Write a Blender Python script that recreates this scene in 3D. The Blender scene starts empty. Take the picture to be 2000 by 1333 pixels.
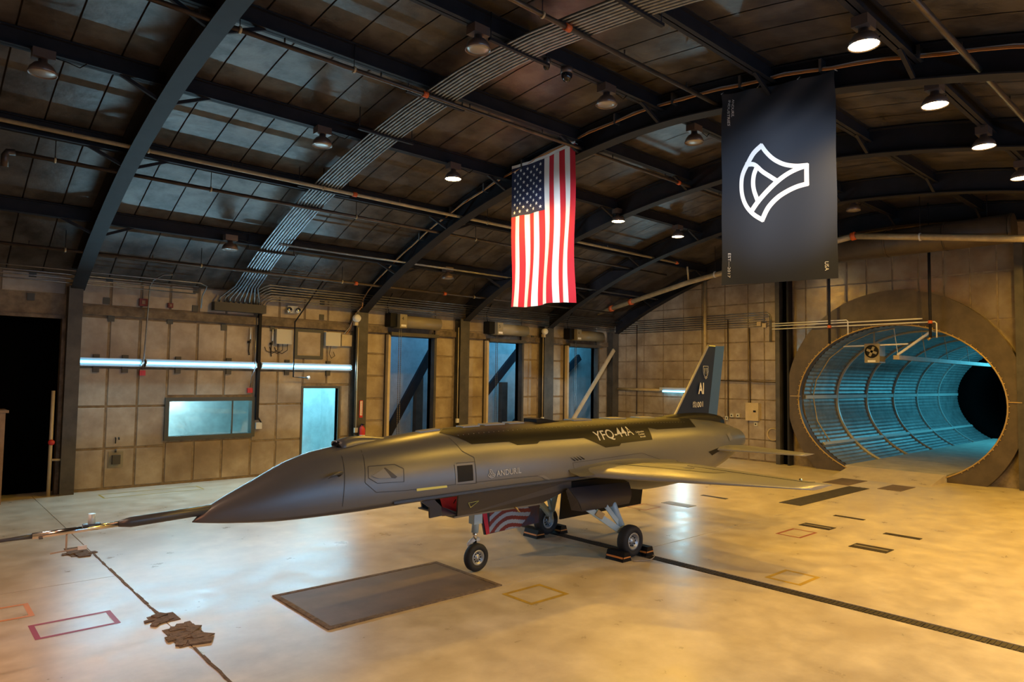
import bpy, bmesh, math, random
from mathutils import Vector, Matrix
random.seed(7)
S = bpy.context.scene
COL = S.collection
PI = math.pi
def R(d): return math.radians(d)

# ------------------------------------------------------------------ camera
FPX = 1333.0; YAW, PITCH, ROLL = R(48.011), R(3.122), R(0.8105); CAMH = 2.6
_f = Vector((math.cos(PITCH)*math.cos(YAW), math.cos(PITCH)*math.sin(YAW), math.sin(PITCH)))
_r = _f.cross(Vector((0, 0, 1))).normalized(); _u = _r.cross(_f)
_r, _u = _r*math.cos(ROLL)+_u*math.sin(ROLL), -_r*math.sin(ROLL)+_u*math.cos(ROLL)
CAM = Vector((0, 0, CAMH))
cd = bpy.data.cameras.new('camera'); cam = bpy.data.objects.new('camera', cd); COL.objects.link(cam)
cd.sensor_fit = 'HORIZONTAL'; cd.sensor_width = 36.0; cd.lens = 36.0*FPX/2000.0; cd.clip_end = 200
M = Matrix.Identity(4)
for i in range(3):
    M[i][0] = _r[i]; M[i][1] = _u[i]; M[i][2] = -_f[i]; M[i][3] = CAM[i]
cam.matrix_world = M
S.camera = cam
def ray(x, y): return _f*FPX + _r*(x-1000) - _u*(y-666.5)
def on(x, y, ax, v):
    d = ray(x, y); t = (v-CAM[ax])/d[ax]; return CAM + d*t
def PX(x, y, v): return on(x, y, 0, v)     # point on a plane X = v
def PY(x, y, v): return on(x, y, 1, v)
def PZ(x, y, v=0.0): return on(x, y, 2, v)

# ------------------------------------------------------------------ view and world
vs = S.view_settings
vs.view_transform = 'Standard'; vs.look = 'None'; vs.gamma = 1.0; vs.use_curve_mapping = False
vs.exposure = 0.22
w = bpy.data.worlds.new('world'); S.world = w; w.use_nodes = True
w.node_tree.nodes['Background'].inputs[0].default_value = (0.5, 0.42, 0.36, 1)
w.node_tree.nodes['Background'].inputs[1].default_value = 0.012

def spot(name, loc, target, power, color, angle, blend=0.5, radius=0.15):
    l = bpy.data.lights.new(name, 'SPOT'); l.energy = power; l.color = color
    l.spot_size = R(angle); l.spot_blend = blend; l.shadow_soft_size = radius
    o = bpy.data.objects.new(name, l); COL.objects.link(o); o.location = loc
    d = Vector(target)-Vector(loc); o.rotation_euler = d.to_track_quat('-Z', 'Y').to_euler()
    return o
def area(name, loc, target, power, color, sx, sy):
    l = bpy.data.lights.new(name, 'AREA'); l.energy = power; l.color = color
    l.shape = 'RECTANGLE'; l.size = sx; l.size_y = sy
    o = bpy.data.objects.new(name, l); COL.objects.link(o); o.location = loc
    d = Vector(target)-Vector(loc); o.rotation_euler = d.to_track_quat('-Z', 'Y').to_euler()
    return o
SODIUM = (1.0, 0.54, 0.05); WARM = (1.0, 0.58, 0.36); CYAN = (0.45, 0.85, 1.0)
# assumed bare spots without fixtures, out of view, aimed at the flag and the banner
spot('assumed_spot_flag', (2.6, 3.2, 5.4), (9.8, 9.6, 5.0), 4300, (0.80, 0.90, 1.0), 21, 0.9)
spot('assumed_spot_banner', (2.6, 0.6, 5.4), (9.8, 4.85, 5.45), 3600, (0.74, 0.87, 1.0), 19, 1.0)
spot('added_fill_nose', (-2.2, 11.0, 5.6), (4.6, 7.6, 0.4), 560, (1.0, 0.74, 0.60), 58, 0.8, 0.4)  # added bare fill light, no fixture, for the nose and the floor below
spot('assumed_spot_orange', (-2.6, 5.0, 4.2), (1.2, 8.6, 0.0), 420, (1.0, 0.36, 0.16), 62, 1.0, 0.4)  # assumed orange source off to the left, bare light without a fixture

# ------------------------------------------------------------------ materials
MAT = {}
def mat(name, c, rough=0.6, metal=0.0, c2=None, scale=2.0, detail=5, emit=None, es=1.0, bump=0.0, bscale=30, c3=None, s3=0.4, stretch=None, spec=0.5, rvar=0.0, soft=False):
    if name in MAT: return MAT[name]
    m = bpy.data.materials.new(name); m.use_nodes = True; MAT[name] = m
    nt = m.node_tree; b = nt.nodes['Principled BSDF']
    b.inputs['Base Color'].default_value = (*c, 1); b.inputs['Roughness'].default_value = rough
    b.inputs['Metallic'].default_value = metal
    b.inputs['Specular IOR Level'].default_value = spec
    geo = None
    def pos():
        nonlocal geo
        if geo is None:
            g = nt.nodes.new('ShaderNodeNewGeometry'); geo = g.outputs['Position']
            if stretch:
                mp = nt.nodes.new('ShaderNodeMapping'); mp.inputs['Scale'].default_value = stretch
                nt.links.new(geo, mp.inputs['Vector']); geo = mp.outputs['Vector']
        return geo
    if c2 is not None:
        n = nt.nodes.new('ShaderNodeTexNoise'); n.inputs['Scale'].default_value = scale; n.inputs['Detail'].default_value = detail
        n.inputs['Roughness'].default_value = 0.62
        nt.links.new(pos(), n.inputs['Vector'])
        r = nt.nodes.new('ShaderNodeValToRGB')
        r.color_ramp.elements[0].position = 0.24 if soft else 0.36; r.color_ramp.elements[0].color = (*c2, 1)
        r.color_ramp.elements[1].position = 0.70 if soft else 0.64; r.color_ramp.elements[1].color = (*c, 1)
        nt.links.new(n.outputs['Fac'], r.inputs['Fac'])
        out = r.outputs['Color']
        if c3 is not None:
            n2 = nt.nodes.new('ShaderNodeTexNoise'); n2.inputs['Scale'].default_value = s3; n2.inputs['Detail'].default_value = 6
            nt.links.new(pos(), n2.inputs['Vector'])
            r2 = nt.nodes.new('ShaderNodeValToRGB'); r2.color_ramp.elements[0].position = 0.50 if soft else 0.5; r2.color_ramp.elements[1].position = 0.95 if soft else 0.72
            nt.links.new(n2.outputs['Fac'], r2.inputs['Fac'])
            mx = nt.nodes.new('ShaderNodeMix'); mx.data_type = 'RGBA'
            nt.links.new(r2.outputs['Color'], mx.inputs['Factor']); nt.links.new(out, mx.inputs[6]); mx.inputs[7].default_value = (*c3, 1)
            out = mx.outputs[2]
        nt.links.new(out, b.inputs['Base Color'])
        if rvar:
            mr = nt.nodes.new('ShaderNodeMapRange'); mr.inputs[1].default_value = 0.3; mr.inputs[2].default_value = 0.7
            mr.inputs[3].default_value = rough-rvar; mr.inputs[4].default_value = rough+rvar
            nt.links.new(n.outputs['Fac'], mr.inputs[0]); nt.links.new(mr.outputs[0], b.inputs['Roughness'])
    if bump:
        n = nt.nodes.new('ShaderNodeTexNoise'); n.inputs['Scale'].default_value = bscale; n.inputs['Detail'].default_value = 4
        nt.links.new(pos(), n.inputs['Vector'])
        bm_ = nt.nodes.new('ShaderNodeBump'); bm_.inputs['Strength'].default_value = bump; bm_.inputs['Distance'].default_value = 0.02
        nt.links.new(n.outputs['Fac'], bm_.inputs['Height']); nt.links.new(bm_.outputs['Normal'], b.inputs['Normal'])
    if emit:
        b.inputs['Emission Color'].default_value = (*emit, 1); b.inputs['Emission Strength'].default_value = es
    return m
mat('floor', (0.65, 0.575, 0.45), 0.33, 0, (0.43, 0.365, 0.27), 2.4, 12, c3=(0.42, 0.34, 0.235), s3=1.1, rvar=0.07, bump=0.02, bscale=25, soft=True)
mat('joint', (0.10, 0.07, 0.045), 0.9)
mat('panel', (0.40, 0.34, 0.26), 0.42, 0.12, (0.27, 0.215, 0.155), 1.9, 7, bump=0.10, bscale=4, c3=(0.19, 0.14, 0.095), s3=0.9)
mat('seam', (0.25, 0.195, 0.135), 0.7, 0, (0.14, 0.104, 0.07), 5)
mat('shinypanel', (0.38, 0.32, 0.25), 0.24, 0.55, (0.27, 0.21, 0.16), 2.2, 6, bump=0.22, bscale=5)
mat('roofpanel', (0.088, 0.074, 0.065), 0.36, 0.3, (0.040, 0.033, 0.029), 2.6, 9, bump=0.30, bscale=7, c3=(0.115, 0.10, 0.09), s3=1.3)
mat('roofseam', (0.05, 0.041, 0.034), 0.8)
mat('steel', (0.015, 0.015, 0.020), 0.6, 0.0, (0.010, 0.010, 0.013), 3, spec=0.25)
mat('column', (0.075, 0.068, 0.058), 0.5, 0.1, (0.045, 0.04, 0.034), 3)
mat('girder', (0.20, 0.15, 0.10), 0.6, 0, (0.08, 0.058, 0.038), 5)
mat('pipe', (0.10, 0.075, 0.06), 0.38, 0.5, (0.06, 0.045, 0.035), 4)
mat('ylwpipe', (0.45, 0.37, 0.22), 0.4, 0.1, (0.34, 0.27, 0.16), 5)
mat('conduit', (0.30, 0.30, 0.31), 0.30, 0.9, (0.20, 0.20, 0.21), 6)
mat('copper', (0.62, 0.27, 0.09), 0.35, 0.4)
mat('wire', (0.45, 0.44, 0.42), 0.5)
mat('black', (0.006, 0.006, 0.007), 0.55, spec=0.2)
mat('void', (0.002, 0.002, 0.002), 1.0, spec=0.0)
mat('rubber', (0.016, 0.016, 0.018), 0.75)
mat('orange', (0.55, 0.10, 0.02), 0.5)
mat('red', (0.45, 0.02, 0.02), 0.4)
mat('reddark', (0.14, 0.012, 0.01), 0.5)
mat('redcloth', (0.60, 0.02, 0.045), 0.7)
mat('whitepaint', (0.72, 0.72, 0.70), 0.4)
mat('greybox', (0.50, 0.50, 0.47), 0.45)
mat('olive', (0.24, 0.205, 0.135), 0.45)
mat('darkbox', (0.055, 0.048, 0.036), 0.55)
mat('beigebox', (0.50, 0.42, 0.29), 0.5, 0, (0.42, 0.35, 0.23), 4)
mat('crate', (0.30, 0.20, 0.13), 0.6, 0, (0.22, 0.14, 0.09), 6)
mat('fixture', (0.45, 0.50, 0.53), 0.45)
mat('tube', (1, 1, 1), 0.3, emit=(0.12, 0.60, 1.0), es=8)
mat('lampglow', (1, 1, 1), 0.3, emit=(1.0, 0.78, 0.36), es=45)
mat('lampoff', (0.34, 0.31, 0.28), 0.3, 0.4)
mat('lampshell', (0.15, 0.11, 0.095), 0.35, 0.5)
mat('ring', (0.095, 0.072, 0.048), 0.5, 0.15, (0.065, 0.048, 0.032), 2.5, 6)
mat('rim', (0.40, 0.28, 0.12), 0.45, 0.4)
mat('liner', (0.27, 0.28, 0.28), 0.45, 0.5, (0.17, 0.18, 0.18), 3)
mat('linerrib', (0.50, 0.50, 0.48), 0.4, 0.3)
mat('tunfloor', (0.50, 0.47, 0.42), 0.5, 0, (0.36, 0.34, 0.30), 2.5, 7)
mat('corrwall', (0.42, 0.42, 0.40), 0.55, 0, (0.32, 0.32, 0.30), 2.5)
mat('frame', (0.055, 0.055, 0.045), 0.5)
mat('rug', (0.05, 0.042, 0.036), 0.9, 0, (0.03, 0.026, 0.022), 8)
mat('plate', (0.17, 0.125, 0.095), 0.6, 0, (0.12, 0.088, 0.066), 1.6, 7, bump=0.05, bscale=40)
mat('grate', (0.055, 0.043, 0.032), 0.6, 0.3, (0.03, 0.024, 0.02), 14)
mat('rust', (0.20, 0.145, 0.10), 0.85, 0, (0.11, 0.08, 0.055), 18, bump=0.8, bscale=40)
mat('woodstick', (0.42, 0.33, 0.24), 0.6)
mat('tapey', (0.50, 0.33, 0.03), 0.5, 0, (0.38, 0.26, 0.05), 9); mat('taper', (0.34, 0.02, 0.035), 0.5)
mat('tapeo', (0.62, 0.24, 0.05), 0.5); mat('tapep', (0.30, 0.09, 0.07), 0.5)
mat('jet', (0.125, 0.128, 0.136), 0.36, 0.35, (0.115, 0.118, 0.126), 1.2)
mat('jetwing', (0.24, 0.24, 0.245), 0.36, 0.3)
mat('jetdark', (0.007, 0.007, 0.008), 0.48, 0.0, spec=0.16)
mat('jetlow', (0.055, 0.050, 0.050), 0.45, 0.3)
mat('jetline', (0.03, 0.03, 0.03), 0.6)
mat('jetedge', (0.012, 0.015, 0.03), 0.4)
mat('finblue', (0.008, 0.018, 0.050), 0.42, 0.0, spec=0.2)
mat('rudder', (0.035, 0.10, 0.26), 0.34, 0.2)
mat('decal', (0.50, 0.50, 0.48), 0.5); mat('decalfaint', (0.34, 0.34, 0.33), 0.45, 0.4)
mat('decalgrey', (0.15, 0.15, 0.152), 0.42, 0.3)
mat('yellowmark', (0.62, 0.62, 0.16), 0.5)
mat('gearblue', (0.42, 0.55, 0.62), 0.35, 0.1)
mat('chrome', (0.75, 0.76, 0.78), 0.12, 1.0)
mat('gunmetal', (0.06, 0.066, 0.075), 0.38, 0.2)
mat('wheelhub', (0.36, 0.38, 0.40), 0.35, 0.6)
mat('flagred', (0.55, 0.012, 0.03), 0.75); mat('flagwhite', (0.82, 0.82, 0.84), 0.75); mat('flagblue', (0.012, 0.018, 0.065), 0.75)
mat('banner', (0.022, 0.026, 0.038), 0.6); mat('bannerprint', (0.85, 0.86, 0.90), 0.7); mat('bannergrey', (0.42, 0.43, 0.47), 0.7)
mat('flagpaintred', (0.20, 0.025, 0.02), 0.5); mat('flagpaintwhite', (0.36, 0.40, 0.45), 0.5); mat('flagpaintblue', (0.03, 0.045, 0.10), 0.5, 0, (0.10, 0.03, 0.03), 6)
mat('glassdark', (0.01, 0.01, 0.014), 0.1)
def glass():
    m = bpy.data.materials.new('pane'); m.use_nodes = True; nt = m.node_tree
    nt.nodes.clear(); o = nt.nodes.new('ShaderNodeOutputMaterial'); t = nt.nodes.new('ShaderNodeBsdfTransparent')
    g = nt.nodes.new('ShaderNodeBsdfGlossy'); g.inputs['Roughness'].default_value = 0.03; mx = nt.nodes.new('ShaderNodeMixShader'); mx.inputs[0].default_value = 0.06
    nt.links.new(t.outputs[0], mx.inputs[1]); nt.links.new(g.outputs[0], mx.inputs[2]); nt.links.new(mx.outputs[0], o.inputs[0]); MAT['pane'] = m
glass()

# ------------------------------------------------------------------ mesh helpers
class MB:
    def __init__(s): s.v = []; s.f = []; s.mi = []; s.sm = []
    def add(s, vs, fs, mi=0, sm=False):
        o = len(s.v); s.v += [tuple(v) for v in vs]
        for f in fs: s.f.append(tuple(o+i for i in f)); s.mi.append(mi); s.sm.append(sm)
        return s
    def box(s, a, b, mi=0):
        x0, x1 = sorted((a[0], b[0])); y0, y1 = sorted((a[1], b[1])); z0, z1 = sorted((a[2], b[2]))
        return s.add([(x0,y0,z0),(x1,y0,z0),(x1,y1,z0),(x0,y1,z0),(x0,y0,z1),(x1,y0,z1),(x1,y1,z1),(x0,y1,z1)],
            [(0,3,2,1),(4,5,6,7),(0,1,5,4),(1,2,6,5),(2,3,7,6),(3,0,4,7)], mi)
    def bar(s, p, q, wd, ht, up=(0,0,1), mi=0):
        p = Vector(p); q = Vector(q); d = (q-p).normalized(); u = Vector(up); sd = d.cross(u)
        if sd.length < 1e-4: sd = d.cross(Vector((1,0,0)))
        sd.normalize(); u = sd.cross(d); a = sd*wd/2; b = u*ht/2
        return s.add([p-a-b,p+a-b,p+a+b,p-a+b,q-a-b,q+a-b,q+a+b,q-a+b],
            [(0,3,2,1),(4,5,6,7),(0,1,5,4),(1,2,6,5),(2,3,7,6),(3,0,4,7)], mi)
    def tube(s, pts, r, n=8, mi=0, cap=True):
        pts = [Vector(p) for p in pts]; rs = r if isinstance(r, (list, tuple)) else [r]*len(pts)
        vs = []; ref = None
        for i, p in enumerate(pts):
            d = (pts[min(i+1, len(pts)-1)]-pts[max(i-1, 0)]).normalized()
            if ref is None:
                ref = Vector((0,0,1)) if abs(d.z) < 0.9 else Vector((1,0,0))
            a = d.cross(ref); a.normalize(); b = a.cross(d).normalized(); ref = b
            for k in range(n):
                t = 2*PI*k/n; vs.append(p + a*math.cos(t)*rs[i] + b*math.sin(t)*rs[i])
        fs = []
        for i in range(len(pts)-1):
            for k in range(n):
                k2 = (k+1) % n; fs.append((i*n+k, (i+1)*n+k, (i+1)*n+k2, i*n+k2))
        s.add(vs, fs, mi, True)
        if cap:
            L = len(pts)-1
            s.add(vs[:n], [tuple(range(n))], mi); s.add(vs[L*n:], [tuple(range(n-1, -1, -1))], mi)
        return s
    def lathe(s, prof, n=16, org=(0,0,0), axis='z', mi=0):
        vs = []; fs = []
        for (r, h) in prof:
            for k in range(n):
                t = 2*PI*k/n; c, d = r*math.cos(t), r*math.sin(t)
                p = (c, d, h) if axis == 'z' else ((h, c, d) if axis == 'x' else (d, h, c))
                vs.append((p[0]+org[0], p[1]+org[1], p[2]+org[2]))
        for i in range(len(prof)-1):
            for k in range(n):
                k2 = (k+1) % n; fs.append((i*n+k, i*n+k2, (i+1)*n+k2, (i+1)*n+k))
        return s.add(vs, fs, mi, True)
    def poly(s, pts, off, mi=0):        # flat polygon extruded by a vector
        n = len(pts); o = Vector(off); P = [Vector(p) for p in pts]
        return s.add(P+[p+o for p in P], [tuple(range(n-1,-1,-1)), tuple(range(n, 2*n))]+[(i, (i+1)%n, n+(i+1)%n, n+i) for i in range(n)], mi)
    def grid(s, rows, mi=0, sm=True, closed=False):
        n = len(rows[0]); vs = [p for r_ in rows for p in r_]; fs = []
        for i in range(len(rows)-1):
            for k in range(n if closed else n-1):
                k2 = (k+1) % n; fs.append((i*n+k, i*n+k2, (i+1)*n+k2, (i+1)*n+k))
        return s.add(vs, fs, mi, sm)
    def build(s, name, m, parent=None, fix=True):
        me = bpy.data.meshes.new(name); me.from_pydata(s.v, [], s.f)
        ms = m if isinstance(m, (list, tuple)) else [m]
        for x in ms: me.materials.append(MAT[x])
        me.polygons.foreach_set('material_index', s.mi); me.polygons.foreach_set('use_smooth', s.sm)
        if fix:
            b = bmesh.new(); b.from_mesh(me); bmesh.ops.remove_doubles(b, verts=b.verts, dist=1e-5); bmesh.ops.recalc_face_normals(b, faces=b.faces); b.to_mesh(me); b.free()
        me.update()
        o = bpy.data.objects.new(name, me); COL.objects.link(o)
        if parent: o.parent = parent
        return o
def tag(o, label, cat, group=None):
    o['label'] = label; o['category'] = cat
    if group: o['group'] = group
    return o
def struct(o): o['kind'] = 'structure'; return o
def empty(name, loc=(0,0,0)):
    o = bpy.data.objects.new(name, None); COL.objects.link(o); o.empty_display_size = 0.1
    return o          # kept at the origin so that parts can be written in world coordinates
def copy_tree(o, parent=None):
    c = o.copy(); COL.objects.link(c); c.parent = parent
    for ch in list(o.children): copy_tree(ch, c)
    return c
def arc(c, r, a0, a1, n, fn): return [fn(c[0]+r*math.cos(a0+(a1-a0)*i/n), c[1]+r*math.sin(a0+(a1-a0)*i/n)) for i in range(n+1)]
def text_mesh(txt, size, bold=0.0, spacing=1.0):
    cu = bpy.data.curves.new('txt', 'FONT'); cu.body = txt; cu.size = size; cu.offset = bold*size; cu.space_character = spacing; cu.resolution_u = 3
    o = bpy.data.objects.new('txt', cu); COL.objects.link(o)
    dg = bpy.context.evaluated_depsgraph_get(); me = bpy.data.meshes.new_from_object(o.evaluated_get(dg))
    vs = [v.co.copy() for v in me.vertices]; fs = [tuple(p.vertices) for p in me.polygons]
    bpy.data.objects.remove(o); bpy.data.curves.remove(cu); bpy.data.meshes.remove(me)
    x0 = min(v.x for v in vs); x1 = max(v.x for v in vs); y0 = min(v.y for v in vs); y1 = max(v.y for v in vs)
    return [(v.x-x0, v.y-y0) for v in vs], fs, x1-x0, y1-y0
def mapped_text(name, txt, size, fn, m, parent, width=None, bold=0.0, spacing=1.0):
    vs, fs, W_, H_ = text_mesh(txt, size, bold, spacing); k = (width/W_) if width else 1.0
    mb = MB(); mb.add([fn(u*k, v*k) for u, v in vs], fs); return mb.build(name, m, parent, fix=False)

# ------------------------------------------------------------------ the hall: shell
XL, XE, YN, YW, YC = -4.0, 21.08, -2.88, 17.38, 7.25
PROF = [(0,7.05),(.75,7.03),(2.75,6.82),(4.65,6.45),(6.25,6.0),(8.25,5.22),(9.25,4.72),(9.85,4.38),(10.13,4.2)]
def rin(Y):
    t = abs(Y-YC); P = PROF
    if t >= P[-1][0]: return P[-1][1]
    for i in range(len(P)-1):
        if t <= P[i+1][0]:
            (x0,y0),(x1,y1) = P[i], P[i+1]
            m0 = 0 if i == 0 else (P[i+1][1]-P[i-1][1])/(P[i+1][0]-P[i-1][0])
            m1 = (P[i+2][1]-P[i][1])/(P[i+2][0]-P[i][0]) if i+2 < len(P) else (y1-y0)/(x1-x0)
            h = x1-x0; s = (t-x0)/h
            return (2*s**3-3*s*s+1)*y0+(s**3-2*s*s+s)*h*m0+(-2*s**3+3*s*s)*y1+(s**3-s*s)*h*m1
def zr(Y): return rin(Y)+0.50
def PR(x, y, off):         # pixel -> point on the roof profile shifted by off
    d = ray(x, y); prev = None; h = math.hypot(d.x, d.y)
    for k in range(1, 2600):
        P = CAM + d*(k*0.012/h); g = P.z-(rin(P.y)+off)
        if prev is not None and prev < 0 <= g: return P
        prev = g
    return P

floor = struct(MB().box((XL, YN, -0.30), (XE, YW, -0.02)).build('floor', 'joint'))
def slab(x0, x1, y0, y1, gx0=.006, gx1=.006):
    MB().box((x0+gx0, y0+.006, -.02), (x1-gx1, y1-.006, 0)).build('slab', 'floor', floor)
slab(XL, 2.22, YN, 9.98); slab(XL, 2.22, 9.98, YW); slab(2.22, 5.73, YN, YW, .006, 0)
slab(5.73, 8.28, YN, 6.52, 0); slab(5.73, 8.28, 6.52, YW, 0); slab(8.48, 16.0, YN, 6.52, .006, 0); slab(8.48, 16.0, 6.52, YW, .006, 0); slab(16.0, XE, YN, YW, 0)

# ceiling
ceil = struct(MB().grid([[(x, y, zr(y)+0.06) for y in [YN+(YW-YN)*k/60 for k in range(61)]] for x in (XL, XE)]).build('ceiling', 'roofseam'))
PURL = [15.35, 13.1, 10.98, 8.85, 6.98, 4.92, 2.98, 0.85, -1.1]
RIBX = [-3.9, 2.82, 9.74, 13.42, 17.2, 20.9]
edges_y = [YN] + PURL[::-1] + [YW]
xp = XL
pm = {}
npan = 0
while xp < XE-0.2:
    x1 = min(xp+0.62, XE)
    for k in range(len(edges_y)-1):
        ya, yb = edges_y[k], edges_y[k+1]
        if xp < 0.6 and (ya > 12): pass
        key = k
        if key not in pm:
            n = 4; rows = []
            for x in (0.012, 0.608):
                rows.append([(x, y, zr(y)) for y in [ya+.006+(yb-ya-.012)*i/n for i in range(n+1)]])
            me = MB().grid(rows)
            me.grid([[(x, y, z+.03) for x, y, z in r_] for r_ in rows][::-1])
            o = me.build('ceiling_panel', 'roofpanel', ceil); pm[key] = o; o.location.x = xp
        else:
            o = pm[key].copy(); COL.objects.link(o); o.location.x = xp
        npan += 1
    xp += 0.62
def rib_y(): return [YN+.25+(YW-YN-.5)*k/64 for k in range(65)]
for i, x in enumerate(RIBX):
    mb = MB(); wd = 0.13
    for (o0, o1, hw) in ((0.0, 0.022, wd), (0.022, 0.46, 0.008), (0.455, 0.475, wd)):
        rows = [[(x-hw, y, rin(y)+o0), (x+hw, y, rin(y)+o0), (x+hw, y, rin(y)+o1), (x-hw, y, rin(y)+o1)] for y in rib_y()]
        mb.grid(rows, closed=True, sm=False)
    rb = mb.build('rib', 'steel', ceil)
    for py in PURL:       # knee braces on both sides
        for sx in (-1, 1):
            if not (-2 < x+sx*.5 < XE-.1): continue
            MB().bar((x+sx*.10, py, rin(py)+.03), (x+sx*.62, py, rin(py)+.26), .05, .05).build('brace', 'steel', rb)
for py in PURL:
    z = zr(py)-.005
    for a, b in zip(RIBX[:-1], RIBX[1:]):
        if b < 0.5: continue
        mb = MB(); a2, b2 = a+.02, b-.02
        mb.box((a2, py-.008, z-.25), (b2, py+.008, z)); mb.box((a2, py-.07, z-.25), (b2, py+.07, z-.235)); mb.box((a2, py-.07, z-.015), (b2, py+.07, z))
        mb.build('purlin', 'steel', ceil)

# ------------------------------------------------------------------ left wall (with window, door and three tall openings)
OPEN = [(1.35, 2.62, 0, 3.74), (4.74, 6.80, 1.08, 1.98), (8.13, 9.15, 0, 2.25), (10.71, 12.27, 0, 3.79), (14.46, 15.95, 0, 3.79), (18.29, 19.89, 0, 3.79)]
WT = 4.70
def wall_boxes(y0, y1):
    mb = MB(); x = XL
    for (a, b, z0, z1) in OPEN:
        mb.box((x, y0, 0), (a, y1, WT)); mb.box((a, y0, z1), (b, y1, WT))
        if z0 > 0: mb.box((a, y0, 0), (b, y1, z0))
        x = b
    mb.box((x, y0, 0), (XE, y1, WT)); return mb
wl = struct(wall_boxes(YW, YW+.14).build('wall_left', 'seam'))
def panel(x0, x1, z0, z1, parent=wl, m='panel'):
    g = .021
    mb = MB(); t = .018
    mb.add([(x0+g,YW,z0+g),(x1-g,YW,z0+g),(x1-g,YW,z1-g),(x0+g,YW,z1-g),(x0+g+.012,YW-t,z0+g+.012),(x1-g-.012,YW-t,z0+g+.012),(x1-g-.012,YW-t,z1-g-.012),(x0+g+.012,YW-t,z1-g-.012)],
        [(4,5,6,7),(0,1,5,4),(1,2,6,5),(2,3,7,6),(3,0,4,7)])
    return mb.build('panel', m, parent)
XS = [2.92, 3.50, 4.12, 4.74, 5.38, 6.04, 6.75, 7.40, 8.10]
for a, b in zip(XS[:-1], XS[1:]):
    for z0, z1 in ((0.03, .91), (.91, 1.84), (1.84, 2.72), (2.72, 3.84), (4.08, WT)):
        if a >= 4.7 and b <= 6.8:
            if (z0, z1) == (.91, 1.84): continue
            if z0 == 0.03: z1 = 1.0
            if z0 == 1.84: z0 = 2.06
        panel(a, b, z0, z1)
for a, b in ((8.10, 8.78), (8.78, 9.5)):
    panel(a, b, 2.36, 3.84); panel(a, b, 4.08, WT)
panel(9.22, 9.5, .03, .91); panel(9.22, 9.5, .91, 2.34)
BAY = [(9.92, 10.62), (12.40, 13.14), (13.60, 14.37), (16.06, 16.86), (17.44, 18.20), (20.0, 20.62)]
for a, b in BAY:
    for z0, z1 in ((.03, .68), (.68, 1.32), (1.32, 1.96), (1.96, 2.61), (2.61, 3.25), (3.25, 3.84), (4.08, WT)): panel(a, b, z0, z1)
for a, b in ((10.62, 12.40), (14.37, 16.06), (18.20, 20.0)): panel(a, b, 4.08, WT)
panel(1.5, 2.66, 4.25, WT)
# the girder strip along the wall, dark clip plates on it
for a, b in ((2.92, 6.75), (6.75, 9.55), (9.9, 10.66), (12.36, 13.17), (13.58, 14.4), (16.0, 16.88), (17.42, 18.24), (19.95, 20.62)):
    MB().box((a, YW-.09, 3.87), (b, YW, 4.05)).build('girder', 'girder', wl)
clip = None
for (x, y) in [(214,540+6),(208,588),(217,622),(332,627),(437,640),(383,567),(381,603),(532,642),(629,592),(628,620),(64,535),(60,580),(706,646),(742,646),(849,655),(885,655),(928,658),(1040,660)]:
    p = PY(x, y, YW-.02)
    if clip is None: clip = MB().box((-.065, -.012, -.075), (.065, .012, .075)).build('clip_plate', 'frame', wl); c = clip
    else: c = clip.copy(); COL.objects.link(c)
    c.location = (p.x, YW-.03, p.z)
# columns
for i, (a, b) in enumerate(((2.66, 2.92), (9.52, 9.88), (13.19, 13.55), (16.92, 17.38), (20.66, 21.0))):
    mb = MB(); mb.box((a, YW-.30, 0), (b, YW-.28, 4.45)); mb.box((a, YW-.02, 0), (b, YW, 4.45)); mb.box(((a+b)/2-.01, YW-.29, 0), ((a+b)/2+.01, YW-.01, 4.45))
    mb.build('column', 'column', wl)
# frames of openings
def frame(name, a, b, z0, z1, m, wd=.07, dep=.06, parent=wl, sill=True):
    mb = MB(); y0, y1 = YW-dep, YW+.15
    mb.box((a-wd, y0, z0 if not sill else z0-wd), (a, y1, z1+wd)); mb.box((b, y0, z0 if not sill else z0-wd), (b+wd, y1, z1+wd)); mb.box((a, y0, z1), (b, y1, z1+wd))
    if sill: mb.box((a, y0, z0-wd), (b, y1, z0))
    return mb.build(name, m, parent)
win = struct(MB().box((4.80, YW+.05, 1.12), (6.74, YW+.06, 1.94)).build('window_1', 'pane'))
frame('window_frame', 4.80, 6.74, 1.12, 1.94, 'frame', .09, .07, win)
MB().box((6.28, YW+.03, 1.12), (6.31, YW+.09, 1.94)).build('mullion', 'frame', win)
d1 = struct(frame('door_1', 8.13, 9.15, 0, 2.25, 'frame', .06, .03, None, False))
for k, (a, b, z0, z1) in enumerate(OPEN[3:]):
    dd = struct(frame('door_%d' % (k+2), a, b, 0, z1, 'column', .09, .12, None, False))
d5 = struct(frame('door_5', 1.35, 2.60, 0, 3.74, 'girder', .07, .05, None, False))
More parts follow.
